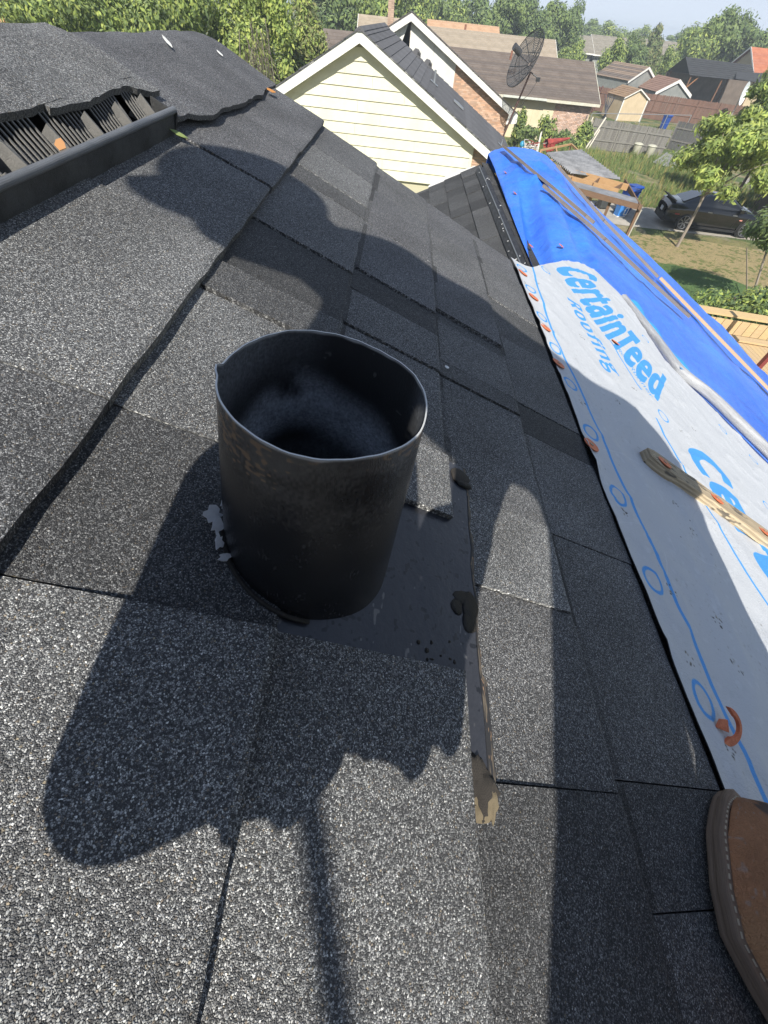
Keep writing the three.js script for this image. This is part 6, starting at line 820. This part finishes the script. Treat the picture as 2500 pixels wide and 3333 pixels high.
// the young tree by the drive
tree('young_tree', 'young tree with bright drooping leaves on the lawn beside the black car', 13.5, -21.9, 2.3, 0.075, { n: 15000, rx: 2.35, ry: 1.95, cy: 3.4, leaf: 0.1, tones: LIME, lumps: 46, lump: 0.19, long: 2.1, droop: 0.7, dx: 0.2 }, leafM, null, { seed: 5, limbs: 12, bark: paleBark, lean: -0.06 });
tree('leafy_tree', 'second leafy tree at the picture\'s right edge above the brown fence', 19.8, -29.5, 2.6, 0.1, { n: 14000, rx: 2.8, ry: 2.4, cy: 4.0, leaf: 0.12, tones: GREEN.concat(LIME), lumps: 40, lump: 0.2, long: 2, droop: 0.6 }, leafM, null, { seed: 15, limbs: 10 });
{ // shrubby tree at the lawn's edge
  const t = thing('multi_stemmed_tree', 'small multi-stemmed tree with dark leaves by the new pine deck', 'tree', [13.3, 0, -15.2]); const r = rng(91);
  for (const [x, y, z, q] of [[-1.9, 2.1, 0.3, 0.03], [-1.0, 2.6, -0.4, 0.045], [0.2, 2.9, 0.2, 0.05], [-1.4, 1.3, 0.6, 0.03], [0.9, 2.4, -0.2, 0.04]]) part('stem', trunkGeo(1, q, [], 3).applyMatrix4(new THREE.Matrix4().makeBasis(V(1, 0, 0), V(x, y, z), V(0, 0, 1))), paleBark, t);
  part('crown', crownGeo(92, 5200, 1.5, 0.9, 1.1, 0.085, DARK.concat(GREEN), 22, { lump: 0.3 }).g, leafM, t).position.set(-0.55, 2.45, 0);
  const s = thing('lawn_shrub', 'low yellow-green shrub at the foot of the multi-stemmed tree', 'shrub', [12.6, 0, -14.4]); part('foliage', crownGeo(93, 5200, 1.9, 0.75, 0.9, 0.08, LIME.concat(DARK), 20, { lump: 0.34 }).g, leafM, s).position.y = 0.6; part('stems', new Faces().rod([-0.3, 0, 0], [-0.8, 0.8, 0], 0.02).rod([0.3, 0, 0], [0.9, 0.9, 0.1], 0.02).geo(), barkM, s);
}
// ivy mounds along the cream wall
[[8.5, -40.2, 0.55, 1.15, 1.15, 'tall narrow ivy column climbing the leaning dish mast'], [9.9, -42.7, 0.9, 0.7, 0.55, 'low ivy mound nearest the heap of hose'], [11.3, -42.8, 1.0, 1.0, 0.8, 'round ivy mound before the cream wall panels'], [12.7, -42.6, 0.8, 0.75, 0.6, 'ivy mound behind the red folded parasol'], [14.0, -42.7, 0.95, 1.05, 0.8, 'dark ivy mound at the grey picket fence\'s end']].forEach(([x, z, rx, ry, cy, w], i) => { const s = thing('ivy_mound', w, 'ivy', [x, 0, z]); part('foliage', crownGeo(100 + i, 2200, rx, ry, 0.6, 0.14, i % 2 ? GREEN : LIME.concat(GREEN), 12, { lump: 0.4 }).g, leafM, s).position.y = cy; part('stems', new Faces().rod([0, 0, 0], [0.1, cy, 0], 0.04).rod([0.2, 0, 0.1], [-0.2, cy * 0.9, 0], 0.03).geo(), barkM, s); });
// trees left of and behind the yellow house
[[-15.5, -28, 4.6, 3.4, 2.9, GREEN.concat(LIME), 'dense green tree nearest the orange-trimmed house'], [-11.3, -29, 4.4, 3.0, 3.4, GREEN.concat(LIME), 'full green leafy tree behind the ridge\'s second cap'], [-7.7, -29.5, 4.2, 2.4, 3.3, LIME, 'bright green vine-clad tree just left of the yellow gable'], [-5.9, -33, 3.6, 1.6, 3.0, OLIVE.concat(LIME), 'olive tree with bare twigs touching the yellow gable\'s left rake'], [-18.9, -26, 3.0, 1.5, 2.6, OLIVE.concat(LIME), 'yellowing twiggy tree against the grey gable corner'], [-10.2, -24, 2.2, 1.8, 1.6, LIME.concat(OLIVE), 'low yellow-green tree peeping over the ridge vent caps'], [-6.8, -25, 2.6, 1.6, 1.6, OLIVE.concat(GREEN), 'low olive tree behind the gable\'s lower left rake']].forEach(([x, z, cy, rx, ry, tones, w], i) => tree('broadleaf_tree', w, x, z, cy * 0.6, 0.16, { n: 24000, rx, ry, cy, leaf: 0.115, tones, lumps: 40, lump: 0.26 }, leafM, 'trees behind the yellow house', { seed: 120 + i }));
{ const t = thing('dead_vine_tangle', 'brown dead vines hanging among the trees left of the yellow gable', 'vines', [-6.9, 0, -27.2]), r = rng(131), f = []; for (let i = 0; i < 60; i++) { const x = (r() - 0.5) * 1.5, z = (r() - 0.5) * 0.5, h = 3 + 2.4 * r(); part('vine', new THREE.TubeGeometry(new THREE.CatmullRomCurve3([V(x, 0, z), V(x + 0.9 * (r() - 0.5), h * 0.35, z + 0.2), V(x + 0.8 * (r() - 0.5), h * 0.7, z), V(x * 0.6 + 0.7 * (r() - 0.5), h, z)]), 12, 0.007 + 0.01 * r() * r(), 4), i % 3 ? barkM : paleBark, t); } }
// trees in the distance: a few kinds, repeated one by one
const kinds = [tree('distant_tree', 'tall dark tree left of the chimney beyond the small brown roof', -8.5, -62, 3, 0.22, { n: 7000, rx: 3.6, ry: 3.4, cy: 5.4, leaf: 0.26, tones: DARK.concat(GREEN), lumps: 22, lump: 0.3 }, leafM, 'trees beyond the houses', { seed: 140 }), tree('distant_tree', 'bright green tree straight behind the brick chimney', -2.6, -64, 3, 0.2, { n: 7000, rx: 3.2, ry: 3.7, cy: 5.2, leaf: 0.25, tones: LIME.concat(GREEN), lumps: 20, lump: 0.32 }, leafM, 'trees beyond the houses', { seed: 141 }), tree('distant_tree', 'broad mid green tree behind the white gable\'s peak', 1.8, -86, 3, 0.22, { n: 7000, rx: 4.2, ry: 3.3, cy: 5.2, leaf: 0.27, tones: GREEN, lumps: 24, lump: 0.28 }, leafM, 'trees beyond the houses', { seed: 142 }), tree('distant_tree', 'upright olive tree between the far grey roofs', 43.5, -112, 3, 0.2, { n: 7000, rx: 2.6, ry: 3.4, cy: 4.4, leaf: 0.26, tones: OLIVE.concat(GREEN), lumps: 22, lump: 0.26 }, leafM, 'trees beyond the houses', { seed: 143 })];
const rt = rng(150), G = 'trees beyond the houses';
[[-5.2, -63, 1.05, 1, 'lime green tree between the small brown roof and the chimney'], [0.6, -82, 1, 1, 'green tree right of the chimney above the tan roof'], [5.6, -92, 1, 1, 'round green tree above the terracotta roof\'s left end'], [9.5, -95, 1.05, 0, 'dark tree above the terracotta roof\'s middle'], [13.4, -94, 1.05, 2, 'tree above the terracotta roof\'s right end'], [17.4, -96, 1.0, 0, 'dark full tree above the mesh dish\'s feed'], [21.4, -98, 1.0, 2, 'broad tree above the top of the mesh dish'], [25.3, -101, 0.95, 0, 'dark tree just left of the first far grey roof'], [22.5, -84, 0.62, 1, 'low bright tree behind the brown roof\'s right end'], [27.2, -80, 0.66, 1, 'low green tree behind the tan shed'], [31.5, -86, 0.7, 0, 'low dark tree behind the white-trimmed outbuilding'], [36.4, -90, 0.62, 3, 'olive tree in front of the wider grey roof'], [40, -93, 0.62, 1, 'bushy green tree left of the black pavilion'], [44.5, -96, 1.0, 1, 'large bright tree behind the black pavilion\'s ridge'], [47.8, -98, 1.12, 2, 'tallest far tree above the black pavilion'], [51.5, -97, 1.0, 0, 'big dark tree beside the tallest far tree'], [57, -102, 0.95, 2, 'green tree above the red roof'], [62, -106, 0.95, 0, 'dark tree at the picture\'s right edge above the red roof']].forEach(([x, z, k, i, w]) => again3(kinds[i], 'distant_tree', w, x, z, k, k * (0.95 + 0.15 * rt()), rt() * 6.28, G));
for (let i = 0; i < 44; i++) { const x = -30 + i * 4.6 + (rt() - 0.5) * 3, z = -150 - rt() * 45; again3(kinds[Math.floor(rt() * 4)], 'treeline_tree', 'one of the hazy trees in the far treeline under the sky', x, z, 1.1 + 0.35 * rt(), 0.78 + 0.22 * rt(), rt() * 6.28, 'far treeline'); }

scene.fog = new THREE.FogExp2(new THREE.Color().setRGB(0.62, 0.7, 0.78), 0.0014);
renderer.render(scene, camera);
